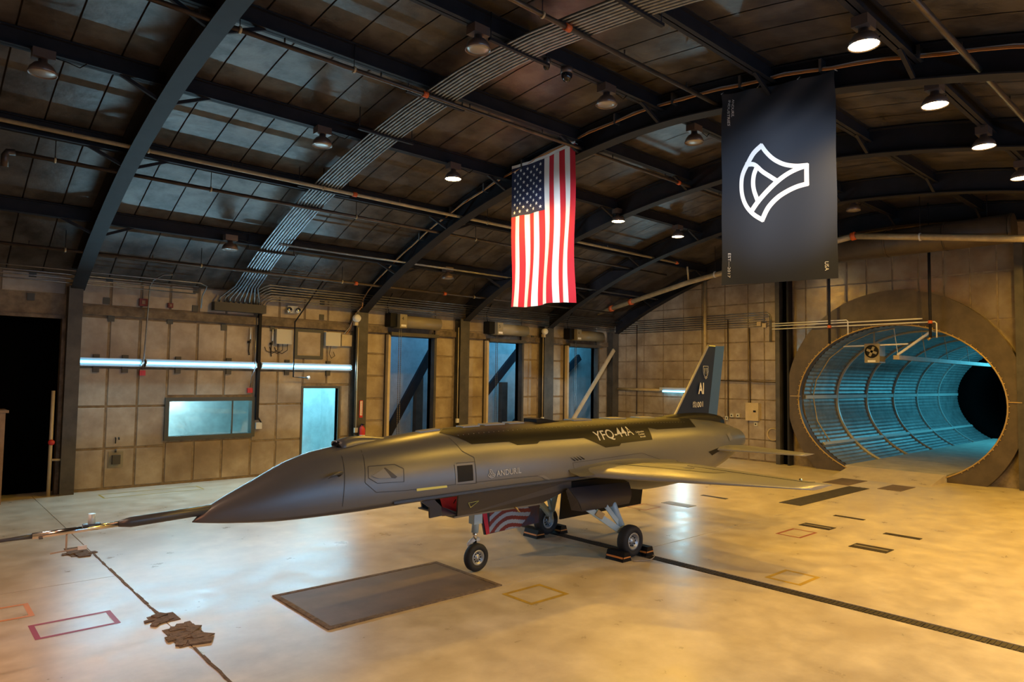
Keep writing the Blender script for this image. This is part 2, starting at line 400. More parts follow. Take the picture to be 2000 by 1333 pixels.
# space behind the left wall: passage with braces, rooms behind window and door
cor = struct(MB().box((XL, YW+2.2, 0), (25.0, YW+2.3, 4.6)).build('wall_passage', 'corrwall'))
struct(MB().box((XL, YW+.01, -.2), (25.0, YW+2.3, -.005)).build('floor_passage', 'tunfloor'))
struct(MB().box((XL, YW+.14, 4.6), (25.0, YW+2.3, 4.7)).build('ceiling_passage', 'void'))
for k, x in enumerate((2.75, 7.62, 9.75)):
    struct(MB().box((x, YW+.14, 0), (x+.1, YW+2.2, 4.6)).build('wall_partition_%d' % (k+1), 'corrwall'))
struct(MB().box((XL, YW+.5, 0), (2.75, YW+.55, 4.6)).build('wall_dark_bay', 'void'))  # black sheet, the dark of the unlit bay is put into its colour
for i, x in enumerate((10.71, 14.46, 18.29)):
    (bx0, bz0, bx1, bz1) = ((11.15, .02, 13.35, 3.6), (14.5, .95, 17.2, 3.62), (16.33, .02, 21.1, 3.52))[i]
    br = MB().bar((bx0, YW+1.35+(.5 if i == 2 else 0), bz0), (bx1, YW+1.35+(.5 if i == 2 else 0), bz1), .26, .12, (0,1,0)).build('diagonal_brace', 'steel')
    tag(br, ('dark diagonal steel beam seen through the tall opening beside the extinguisher', 'dark diagonal steel beam seen through the middle of the three tall openings', 'dark diagonal steel beam seen through the tall opening next to the hall corner')[i], 'beam', 'braces behind the tall openings')
    if i < 2: MB().box(((12.72, 16.45)[i], YW+1.4, 0), ((12.98, 16.72)[i], YW+1.6, (2.6, 2.45)[i])).build('upright', 'column', br)
br = tag(MB().bar((18.2, YW-.40, 1.0), (20.6, YW-.40, 3.75), .14, .06, (0,1,0)).build('corner_brace', 'beigebox'), 'tan diagonal steel brace crossing the tall opening next to the hall corner', 'beam')
# assumed blue lights of the passage and rooms, on unseen tubes behind the wall
def tube_lamp(name, x0, x1, y, z, power, label, color=CYAN, down=(0,0,-1), es=None):
    t = empty(name); MB().box((x0, y-.06, z+.02), (x1, y+.06, z+.09)).build('housing', 'fixture', t)
    MB().tube([(x0+.04, y, z), (x1-.04, y, z)], .018, 8).build('tube', 'tube', t)
    if z < 4.2 and y > YW:
        for x in (x0+.1, x1-.1): MB().tube([(x, y, z+.09), (x, y, 4.6)], .008, 5).build('hanger_rod', 'steel', t)
    a = area(name+'_light', ((x0+x1)/2, y, z-.03), ((x0+x1)/2+down[0], y+down[1], z-.03+down[2]), power, color, x1-x0, .05); a.parent = t
    return tag(t, label, 'tube light')
tube_lamp('assumed_passage_light', 10.2, 12.6, YW+.5, 4.48, 26, 'assumed unseen tube light above the passage behind the extinguisher', (.10, .48, 1.0), (.3, 1, -.8))
tube_lamp('assumed_passage_light', 14.2, 16.4, YW+.5, 4.48, 45, 'assumed unseen tube light above the passage behind the middle tall opening', (.10, .52, 1.0), (.3, 1, -.8))
tube_lamp('assumed_passage_light', 17.9, 20.4, YW+.5, 4.48, 75, 'assumed unseen tube light above the passage by the hall corner', (.10, .56, 1.0), (.3, 1, -.8))
tube_lamp('assumed_room_light', 3.6, 5.4, YW+.9, 4.48, 150, 'assumed unseen tube light in the room behind the wide window', (.10, .70, 1.0), (-.1, .6, -1))
tube_lamp('window_fill_light', 4.7, 5.5, YW+1.75, 2.45, 110, 'added unseen tube light brightening the left end of the wide window', (.45, .88, 1.0), (0, .8, -1))  # added out of sight to brighten the room towards the window's left
tube_lamp('assumed_room_light', 8.0, 9.4, YW+.8, 4.48, 420, 'assumed unseen tube light in the room behind the narrow doorway', (.20, .72, 1.0), (0, .5, -1))

# ------------------------------------------------------------------ end wall with the tunnel mouth
CY, CZ, RO = 7.10, 2.17, 3.07      # collar circle
EY, EZ, EA, EB = 7.12, 2.06, 2.68, 2.20     # tunnel ellipse
mb = MB(); mb.box((XE, EY+EA, 0), (XE+.14, YW+.14, 4.4)); mb.box((XE, YN, 0), (XE+.14, EY-EA, 4.4))
N = 40
for k in range(N):
    a, b = EY-EA+2*EA*k/N, EY-EA+2*EA*(k+1)/N
    h = lambda y: EZ+EB*math.sqrt(max(0, 1-((y-EY)/EA)**2)); l = lambda y: max(0, 2*EZ-h(y))
    mb.add([(XE,a,h(a)),(XE,b,h(b)),(XE,b,4.4),(XE,a,4.4)], [(0,1,2,3)]); mb.add([(XE,a,0),(XE,b,0),(XE,b,l(b)),(XE,a,l(a))], [(0,1,2,3)])
for k in range(60):
    a, b = YN+(YW-YN)*k/60, YN+(YW-YN)*(k+1)/60
    mb.add([(XE,a,4.4),(XE,b,4.4),(XE,b,zr(b)),(XE,a,zr(a))], [(0,1,2,3)])
we = struct(mb.build('wall_right', 'seam', None, False))
def epanel(y0, y1, z0, z1, m='panel'):
    g = .021; t = .018; n = 6; Y = [y0+g+(y1-y0-2*g)*k/n for k in range(n+1)]
    lo = []; hi = []
    for y in Y:
        c = RO-.02; q = c*c-(y-CY)**2; zc = CZ+math.sqrt(q) if q > 0 else -9
        lo.append(max(z0+g, zc+.0) if z0 > CZ-1.5 else z0+g); hi.append(min(z1-g, zr(y)-.02))
    if all(h-l < .04 for l, h in zip(lo, hi)): return
    rows = [[(XE-t, y, max(l, min(l, h))) for y, l, h in zip(Y, lo, hi)], [(XE-t, y, max(l, h)) for y, l, h in zip(Y, lo, hi)]]
    mb = MB().grid(rows, sm=False); b = [(XE, y, z) for _, y, z in rows[0]]; c = [(XE, y, z) for _, y, z in rows[1]]
    mb.grid([rows[0], b], sm=False); mb.grid([rows[1], c], sm=False)
    mb.add([rows[0][0], rows[1][0], c[0], b[0]], [(0,1,2,3)]); mb.add([rows[0][-1], rows[1][-1], c[-1], b[-1]], [(0,1,2,3)])
    mb.build('panel', m, we)
YS = [17.36, 16.76, 15.90, 15.02, 14.15, 13.38, 12.48, 11.62, 11.05, 10.56]
ZS = [0.03, .70, 1.36, 2.0, 2.64, 3.3, 3.91, 4.56, 5.2, 5.85, 6.5, 7.2]
for a, b in zip(YS[1:], YS[:-1]):
    for c, d in zip(ZS[:-1], ZS[1:]): epanel(a, b, c, d)
YR = [10.05, 9.67, 9.0, 8.42, 7.86, 7.16, 6.49, 5.88, 5.26, 4.66, 4.26]
for a, b in zip(YR[1:], YR[:-1]):
    for c, d in ((3.4, 4.3), (4.3, 5.55), (5.55, 6.6), (6.6, 7.4)): epanel(a, b, c, d, 'shinypanel')
for a, b in ((4.0, 3.3), (3.3, 2.4), (2.4, 1.4), (1.4, .4)):
    for c, d in zip(ZS[:-1:2], ZS[2::2]): epanel(b, a, c, d)
for k, (a, b, m) in enumerate(((10.40, 10.54, 'column'), (10.10, 10.16, 'steel'), (4.06, 4.24, 'column'))):
    MB().box((XE-.30, a, 0), (XE-.02, b, 6.2)).build('column', m, we)
MB().box((XE-.05, 10.16, 0), (XE-.02, 10.40, 6.2)).build('column_web', 'void', we)
# collar
def cpt(a, X): return (X, CY+RO*math.cos(a), max(0.0, CZ+RO*math.sin(a)))
def ept(a, X, k=1.0): return (X, EY+EA*k*math.cos(a), max(0.0, EZ+EB*k*math.sin(a)))
NA = 96; AA = [2*PI*k/NA for k in range(NA)]
col = empty('tunnel_collar')
MB().grid([[cpt(a, XE-.01) for a in AA], [cpt(a, 20.80) for a in AA], [ept(a, 20.80) for a in AA], [ept(a, XE+.02) for a in AA]], closed=True, sm=False).build('face', 'ring', col)
mb = MB(); mb.tube([ept(2*PI*k/72, 20.79) for k in range(73)], .022, 6); mb.build('rim', 'rim', col)
for k in range(0, 96):
    a = 2*PI*k/96; p = ept(a, 20.785, 1.012)
    if p[2] > .22:
        if k == 0: bolt = MB().lathe([(0,-.012),(.016,-.012),(.016,.012),(0,.012)], 6, (0,0,0), 'x').build('bolt', 'rim', col); bo = bolt
        else: bo = bolt.copy(); COL.objects.link(bo)
        bo.location = p
for y in (9.9, 4.3): MB().box((20.77, y-.16, CZ-.012), (20.80, y+.16, CZ+.012)).build('seam_strip', 'rim', col)
tag(col, 'large brown steel collar ring around the tunnel mouth', 'ring')
# tunnel
tun = struct(empty('wall_tunnel'))
TX = [XE+.02, 23.5, 26.0, 28.6, 31.2, 33.9, 36.8]
NCOR = 220
for i, (a, b) in enumerate(zip(TX[:-1], TX[1:])):
    for q in range(4):
        k0, k1 = NCOR*q//4, NCOR*(q+1)//4
        rows = [[(X, EY+(EA-.02*(k % 2))*math.cos(2*PI*k/NCOR), EZ+(EB-.02*(k % 2))*math.sin(2*PI*k/NCOR)) for k in range(k0, k1+1)] for X in (a+.01, b-.01)]
        MB().grid(rows, sm=False).build('liner_panel', 'liner', tun)
    if i:
        rows = []
        for (dx, k) in ((-.035, .995), (-.035, .972), (.035, .972), (.035, .995)):
            rows.append([(a+dx, EY+EA*k*math.cos(t), EZ+EB*k*math.sin(t)) for t in AA])
        MB().grid(rows, closed=True, sm=False).build('liner_rib', 'linerrib', tun)
for (ang, wdt) in ((PI*0.012, .05), (-PI*0.21, .045)):
    for s in (0, 1):
        t = ang if s == 0 else PI-ang
        p = Vector((0, EY+EA*.982*math.cos(t), EZ+EB*.982*math.sin(t)))
        MB().bar((XE+.1, p.y, p.z), (36.7, p.y, p.z), .03, wdt*2.2, (0, -math.sin(t), math.cos(t))).build('seam_strap', 'linerrib', tun)
MB().grid([[ept(t, 36.8, 1.0) for t in AA], [(36.8, EY+2.02*math.cos(t), max(0.22, EZ+2.02*math.sin(t))) for t in AA], [(41, EY+2.02*math.cos(t), max(.22, EZ+2.02*math.sin(t))) for t in AA]], closed=True).build('bulkhead', 'void', tun)  # black bulkhead, onward tube and cap: the tunnel's darkness put into the colour
MB().box((41, EY-2.1, -.2), (41.1, EY+2.1, 4.4)).build('end_cap', 'void', tun)
MB().box((20.78, EY-1.3, .0), (36.8, EY+1.3, .2)).build('tunnel_floor', 'tunfloor', tun)
ramp = MB(); ramp.poly([(19.45, 5.84, 0), (20.76, 5.84, .20), (20.76, 5.84, 0)], (0, 2.42, 0))
rp = tag(ramp.build('entry_ramp', 'floor'), 'sloping ramp from the hall floor up into the tunnel', 'ramp')
tl = tube_lamp('assumed_tunnel_light', 29.0, 31.5, 5.3, 3.55, 26, 'assumed unseen tube light high on the side of the tunnel', (.10, .72, 1.0), (0, .7, -.6))  # assumed tube kept out of sight, source of the tunnel's cyan light
tube_lamp('assumed_tunnel_light', 32.5, 36.3, 5.3, 3.55, 210, 'assumed unseen tube light at the far end of the tunnel', (.10, .72, 1.0), (0, .7, -.6))  # second assumed tube, hidden deeper in the tunnel
for k, x in enumerate((2.0, 5.2, 8.4, 11.6)):
    tube_lamp('tube_light', x, x+2.6, YN+.12, 2.8, 100 if k == 0 else 75, 'assumed blue tube light on the wall behind the photographer, %s' % ('by the rear corner', 'second from the rear corner', 'third from the rear corner', 'farthest from the rear corner')[k], (.20, .55, 1.0), (0, 1, -.15))  # assumed tubes out of view, putting blue light on the jet's near side
# remaining walls of the hall, behind the camera
struct(MB().box((XL-.1, YN, 0), (XL, YW+.1, 7.6)).build('wall_behind', 'panel'))
struct(MB().box((XL, YN-.1, 0), (XE+.14, YN, 4.8)).build('wall_near', 'panel'))

# ------------------------------------------------------------------ the uncrewed jet
JY = 7.30
def interp(T, x):
    if x <= T[0][0]: return T[0][1]
    if x >= T[-1][0]: return T[-1][1]
    for i in range(len(T)-1):
        if x <= T[i+1][0]:
            (x0,y0),(x1,y1) = T[i], T[i+1]; h = x1-x0; s = (x-x0)/h
            d = (y1-y0)/h
            def sl(j):
                if j == 0 or j == len(T)-1: return d
                a = (T[j][1]-T[j-1][1])/(T[j][0]-T[j-1][0]); b = (T[j+1][1]-T[j][1])/(T[j+1][0]-T[j][0])
                return 0 if a*b <= 0 else 2*a*b/(a+b)
            m0, m1 = sl(i), sl(i+1)
            return (2*s**3-3*s*s+1)*y0+(s**3-2*s*s+s)*h*m0+(-2*s**3+3*s*s)*y1+(s**3-s*s)*h*m1
FZT = [(2.28,1.115),(2.36,1.19),(2.47,1.27),(2.7,1.385),(2.91,1.485),(3.25,1.645),(3.61,1.75),(4.13,1.815),(4.55,1.86),(5.33,1.925),(6.21,1.955),(7,1.965),(8.24,1.965),(10.3,1.94),(11.3,1.88),(11.93,1.81),(12.25,1.74),(12.45,1.69)]
FW = [(2.28,.003),(2.36,.06),(2.47,.10),(2.7,.175),(2.91,.235),(3.25,.32),(3.61,.39),(4.13,.46),(4.55,.50),(5.33,.55),(6.2,.58),(7,.60),(9,.60),(10.3,.59),(11.3,.53),(12.0,.44),(12.45,.36)]
FZC = [(2.28,1.11),(3,1.10),(4.3,1.16),(5.3,1.185),(6.1,1.20),(10,1.22),(11.3,1.30),(12.45,1.45)]
FZB = [(2.28,1.105),(2.6,1.065),(3.15,1.03),(3.9,1.035),(4.7,1.065),(5.5,1.08),(8.3,1.08),(9.0,.82),(9.5,.75),(10.3,.77),(11.5,.95),(12.45,1.27)]
EXPO = .86
def fs(x, t, off=0.0):        # upper surface, near side; t 0 at the chine, pi/2 on the spine
    w_, zc, zt = interp(FW, x), interp(FZC, x), interp(FZT, x)
    d = w_*math.cos(t)**EXPO if t < PI/2-1e-6 else 0.0; z = zc+(zt-zc)*math.sin(max(t, 0))**EXPO
    return (x, JY-d-off*math.cos(t), z+off*math.sin(t))
def tz(x, z):
    zc, zt = interp(FZC, x), interp(FZT, x); s = min(1, max(0, (z-zc)/(zt-zc))); return math.asin(s**(1/EXPO))
jet = empty('jet_aircraft')
tag(jet, 'grey uncrewed jet aircraft with swept wings, single tail fin and long nose boom', 'aircraft')
def stations(T): return T
rows = []
XST = [2.28, 2.31, 2.36, 2.42, 2.5, 2.6, 2.75]+[2.91+.16*k for k in range(63)]
XST = [x for x in XST if x < 12.43]+[12.45]
for x in XST:
    up = [fs(x, PI/2*k/14) for k in range(15)]
    w_, zc, zb = interp(FW, x), interp(FZC, x), interp(FZB, x)
    lo = [(x, JY-w_*math.cos(PI/2*k/8)**.75, zc-(zc-zb)*math.sin(PI/2*k/8)) for k in range(8, 0, -1)]
    half = lo[0:]+up
    loop = half + [(a, 2*JY-b, c) for a, b, c in half[::-1][1:-1]]
    rows.append(loop)
mb = MB().grid(rows, closed=True); n = len(rows[0])
mb.add(rows[0], [tuple(range(n))])
fus = mb.build('fuselage', 'jet', jet)
mb = MB(); last = rows[-1]; c = None
mb.grid([last, [(12.455, JY+(p[1]-JY)*.86, 1.44+(p[2]-1.44)*.86) for p in last], [(12.0, JY+(p[1]-JY)*.8, 1.44+(p[2]-1.44)*.8) for p in last]], closed=True)
mb.add([(12.0, JY+(p[1]-JY)*.8, 1.44+(p[2]-1.44)*.8) for p in last], [tuple(range(n))]); mb.build('nozzle', 'gunmetal', jet)
def patch(name, poly, m, off=.003, parent=None, step=.10):
    pts = [(x, tz(x, z)) for x, z in poly]
    b = bmesh.new(); b.faces.new([b.verts.new((x, t, 0)) for x, t in pts])
    bmesh.ops.triangulate(b, faces=b.faces[:])
    x0, x1 = min(p[0] for p in pts), max(p[0] for p in pts)
    for k in range(1, int((x1-x0)/step)+1):
        bmesh.ops.bisect_plane(b, geom=b.verts[:]+b.edges[:]+b.faces[:], plane_co=(x0+k*step, 0, 0), plane_no=(1,0,0))
    for k in range(1, 16):
        bmesh.ops.bisect_plane(b, geom=b.verts[:]+b.edges[:]+b.faces[:], plane_co=(0, k*.1, 0), plane_no=(0,1,0))
    mb = MB(); b.verts.index_update()
    mb.add([fs(v.co.x, v.co.y, off) for v in b.verts], [[v.index for v in f.verts] for f in b.faces], 0, True); b.free()
    return mb.build(name, m, parent or fus)
def side(px, py, y=6.85): p = PY(px, py, y); return (p.x, p.z)
def spx(L, y=6.78): return [side(a, b, y) for a, b in L]
def line_strip(name, pts, wd, m, closed=False, off=.004):
    P = pts+[pts[0]] if closed else pts
    mb = MB(); hw = wd/2
    for (xa, za), (xb, zb) in zip(P[:-1], P[1:]):
        L = math.hypot(xb-xa, zb-za); nx, nz = -(zb-za)/L*hw, (xb-xa)/L*hw; ns = max(2, int(L/.08))
        r0 = []; r1 = []
        for k in range(ns+1):
            x, z = xa+(xb-xa)*k/ns, za+(zb-za)*k/ns
            r0.append(fs(x+nx, tz(x+nx, z+nz), off)); r1.append(fs(x-nx, tz(x-nx, z-nz), off))
        mb.grid([r0, r1])
    return mb.build(name, m, fus, False)
# dark spine with its stepped lower edge
low = spx([(875,848),(917,868),(987,863),(1000,869),(1038,866),(1045,861),(1130,855),(1165,873),(1192,870),(1197,865),(1259,858),(1262,836),(1277,839),(1355,835),(1357,826)], 6.93)
top = [(x, interp(FZT, x)-.0005) for x in (10.9, 10, 9, 8, 7, 6, 5.35)]
patch('spine_panel', low+top, 'jetdark')
mb = MB()
for k in range(60):
    x = 5.4+k*.085; z = interp(FZT, x)-.075; mb.lathe([(0,-.004),(.006,-.004),(.006,.004)], 5, fs(x, tz(x, z), .004), 'y')
mb.build('rivets', 'decalgrey', fus)['kind'] = 'stuff'
# raised plates along the spine, scoop, sensor hump
for x0, x1, hw in ((4.95,5.25,.09),(5.62,5.9,.11),(6.0,6.35,.11),(6.45,6.72,.11),(7.75,8.15,.13),(8.6,9.0,.13),(9.4,9.8,.12)):
    z0, z1 = interp(FZT, x0), interp(FZT, x1)
    MB().poly([(x0, JY-hw, z0-.01), (x1, JY-hw*1.1, z1-.01), (x1+.06, JY+hw, z1-.01), (x0+.05, JY+hw, z0-.01)], (0,0,.022)).build('access_plate', 'jetwing', fus)
mb = MB(); z = interp(FZT, 7.1)
mb.poly([(6.95, JY-.14, z-.02), (6.95, JY-.14, z+.045), (7.05, JY-.14, z+.055), (7.45, JY-.12, z-.005), (7.45, JY-.12, z-.03)], (0, .28, 0)); mb.build('spine_scoop', 'jetdark', jet)
hump = []
for k in range(11):
    u = k/10; x = 3.86+.62*u; h = .085*math.sin(PI*min(1, (u*1.0+.12)**.6*.92))**1.2 if u < 1 else 0; wv = .13*(1-.5*u)
    zb = interp(FZT, x)-.03
    hump.append([(x-(.05 if k == 0 else 0)*math.sin(t), JY-wv*math.cos(t), zb+(h+.03)*math.sin(t)) for t in [PI*j/10 for j in range(11)]])
mb = MB().grid(hump); mb.add(hump[0], [tuple(range(11))]); hp = mb.build('sensor_hump', 'jet', jet)
zb = interp(FZT, 3.86); MB().poly([(3.80, JY-.10, zb+.005), (3.80, JY+.02, zb+.005), (3.84, JY+.02, zb+.055), (3.84, JY-.08, zb+.055)], (-.012, 0, .004)).build('sensor_window', 'glassdark', hp)
# panel lines and small markings on the near side
line_strip('panel_line', spx([(686,862),(683,880),(672,960),(668,990)], 6.9), .006, 'jetline')
line_strip('panel_line', spx([(727,884),(718,945),(737,963),(795,958),(888,945)], 6.82), .006, 'jetline')
line_strip('panel_line', spx([(730,914),(778,909),(793,917),(791,942),(742,946),(727,936)], 6.8), .006, 'jetline', True)
patch('vent_ramp', spx([(733,933),(757,917),(768,935),(745,937)], 6.8), 'decalgrey', .006)
patch('vent_slot', spx([(757,917),(760,916),(779,933),(775,936),(768,935)], 6.8), 'jetedge', .007)
line_strip('panel_line', spx([(888,845),(905,882),(924,894),(923,943),(887,946),(890,905),(923,902)], 6.82), .006, 'jetline')
patch('sensor_frame', spx([(887,908),(922,904),(923,942),(886,946)], 6.8), 'decalgrey', .005)
patch('sensor_square', spx([(891,911),(920,908),(919,938),(890,942)], 6.8), 'black', .008)
patch('yellow_strip', spx([(813,955),(869,948),(870,952),(813,960)], 6.8), 'yellowmark', .006)
line_strip('panel_line', spx([(923,943),(1000,934),(1050,929),(1068,944)], 6.75), .006, 'jetline')
patch('grey_stripe', spx([(1046,929),(1058,928),(1070,939),(1066,943)], 6.75), 'decalgrey', .005)
line_strip('panel_line', spx([(1118,932),(1115,904),(1250,885),(1300,903),(1318,900),(1327,910)], 6.75), .006, 'jetline')
for k in range(4): patch('vent_gill', spx([(1110+6*k,893-k),(1118+6*k,901-k),(1121+6*k,900-k)], 6.75), 'jetdark', .006)
p = side(655, 0)
pr = MB(); a = fs(3.70, tz(3.70, 1.50), .0); pr.tube([a, (a[0]+.01, a[1]-.05, a[2]+.03), (a[0]-.10, a[1]-.08, a[2]+.02), (a[0]-.17, a[1]-.09, a[2]-.01)], [.022,.02,.014,.006], 8)
pr.build('air_probe', 'gunmetal', jet)
def ftext(name, txt, px0, py0, px1, py1, height, m, y=6.9, bold=.01):
    xa, za = side(px0, py0, y); xb, zb_ = side(px1, py1, y)
    L = math.hypot(xb-xa, zb_-za); ux, uz = (xb-xa)/L, (zb_-za)/L
    vs, fsx, W_, H_ = text_mesh(txt, 1.0, bold); kx, kz = L/W_, height/H_
    mb = MB(); V = []
    for u, v in vs:
        x = xa+ux*u*kx-uz*v*kz; z = za+uz*u*kx+ux*v*kz; V.append(fs(x, tz(x, z), .007))
    mb.add(V, fsx); return mb.build(name, m, fus, False)
ftext('lettering', 'YFQ-44A', 1150, 864, 1226, 852, .155, 'decal', 6.95, .006)
ftext('small_lettering', 'Collaborative', 1231, 846, 1247, 844, .028, 'decal', 6.95)
ftext('small_lettering', 'Combat', 1234, 850, 1246, 848.5, .026, 'decal', 6.95); ftext('small_lettering', 'Aircraft', 1235, 854.5, 1246, 853, .026, 'decal', 6.95)
ftext('lettering', 'ANDURIL', 967, 931, 1014, 924, .075, 'decalfaint', 6.76, .012)

LOGO = [  # strokes of the emblem, in units of the banner picture (x right, y down), banner spans 82..775 and about 20..1300
    [(348,475),(300,520),(262,580),(228,645),(218,700),(224,770),(250,835),(295,885),(348,917)],
    [(348,917),(385,845),(440,785),(500,745),(560,718),(615,704)], [(615,704),(615,590)],
    [(615,592),(550,594),(480,582),(420,553),(375,512),(348,475)],
    [(612,596),(560,612),(500,642),(440,688),(380,748),(325,812),(285,868)],
    [(252,592),(290,588),(315,598),(350,628),(395,656),(440,684)], [(318,604),(300,650),(295,700),(302,745),(320,795)]]
def logo_ribbons(wd):
    out = []
    for st in LOGO:
        P = []
        for i in range(len(st)-1):      # smooth the stroke a little
            a = st[max(i-1, 0)]; b = st[i]; c_ = st[i+1]; d = st[min(i+2, len(st)-1)]
            for k in range(6):
                t = k/6; P.append(tuple(.5*((2*b[j])+(-a[j]+c_[j])*t+(2*a[j]-5*b[j]+4*c_[j]-d[j])*t*t+(-a[j]+3*b[j]-3*c_[j]+d[j])*t**3) for j in (0,1)))
        P.append(st[-1]); L_, R_ = [], []
        for i, p in enumerate(P):
            q0, q1 = P[max(i-1, 0)], P[min(i+1, len(P)-1)]; dx, dy = q1[0]-q0[0], q1[1]-q0[1]; l = math.hypot(dx, dy) or 1
            ex = wd/2 if i in (0, len(P)-1) else 0; sg = -1 if i == 0 else 1
            bx, by = p[0]+sg*ex*.6*dx/l, p[1]+sg*ex*.6*dy/l
            L_.append((bx-dy/l*wd/2, by+dx/l*wd/2)); R_.append((bx+dy/l*wd/2, by-dx/l*wd/2))
        out.append((L_, R_))
    return out
mb = MB(); xa, za = side(958, 927, 6.76)
for L_, R_ in logo_ribbons(30):
    f = lambda p: fs(xa+(p[1]-700)*.00026, tz(xa, za+(p[0]-415)*.00026+.01), .007)
    mb.grid([[f(p) for p in L_], [f(p) for p in R_]], sm=False)
mb.build('emblem', 'decalfaint', fus, False)
# chine plate and lower hull with the intake
for s in (1, -1):
    mb = MB(); r0 = []; r1 = []; r2 = []
    for k in range(24):
        x = 4.33+.155*k; w_ = interp(FW, x); zc = interp(FZC, x); e = min(1, k/3)
        r0.append((x, JY-s*(w_+.018), zc-.002)); r1.append((x, JY-s*(w_+.022), zc-.03)); r2.append((x, JY-s*(w_-.14*e), zc-.05))
    mb.grid([r0, r1, r2], sm=False); mb.build('chine_plate', 'jetedge', jet, False)
def hullsec(x):
    f = 0 if x < 8.4 else (x-8.4)/1.0
    return .455, .385, 1.10, .845+.0*f
mb = MB()
for s in (1, -1):
    A = [(5.30, 1.125), (5.33, .845), (6.80, .845), (7.36, 1.02), (7.36, 1.125)]
    out = [(x, JY-s*(.455 if z > 1 else .395), z) for x, z in A]; inn = [(x, JY-s*((.455 if z > 1 else .395)-.03), z) for x, z in A]
    mb.add(out+inn, [(0,1,2,3,4), (9,8,7,6,5)]+[(i, (i+1) % 5, 5+(i+1) % 5, 5+i) for i in range(5)])
lh = mb.build('intake_side', 'jetlow', jet)
MB().box((5.28, JY-.40, .835), (6.8, JY+.40, .855)).build('intake_floor', 'jet', jet)
MB().box((7.2, JY-.40, .98), (9.2, JY+.40, 1.09)).build('gear_bay', 'black', jet)
pl = [PY(a, b, 6.90) for a, b in ((818,977),(845,973),(862,990),(863,1008),(840,1013),(839,992))]
MB().poly(pl, (0, .03, 0)).build('intake_lip', 'jetedge', jet)
ca = [PY(858,971,7.25), PY(893,967,6.93), PY(896,1002,6.93), PY(864,991,7.25)]
cv = MB().add(ca, [(0,1,2,3)]).build('intake_cover', 'redcloth', jet, False)
MB().add([PY(862,990,7.23), PY(896,1002,6.92), PY(896,1007,6.91), PY(863,1009,6.92)], [(0,1,2,3)]).build('intake_ramp', 'decalfaint', jet, False)
MB().bar(PY(886,984,6.96), PY(890,976,6.955), .004, .012, (0,1,0)).build('cover_mark', 'black', cv)
# yellow triangle and tow fitting on the hull side
def hp_(px, py): p = PY(px, py, JY-.425-.012); return p
tri = [hp_(915,983), hp_(935,979), hp_(919,992)]
mb = MB()
for a, b in ((0,1),(1,2),(2,0)): mb.bar(tri[a], tri[b], .004, .008, (0,1,0))
mb.build('triangle_mark', 'yellowmark', lh)
q = hp_(1005, 992); MB().tube([q, q+Vector((.0,-.03,0)), q+Vector((.05,-.045,-.06))], .012, 6).build('latch', 'rim', lh)
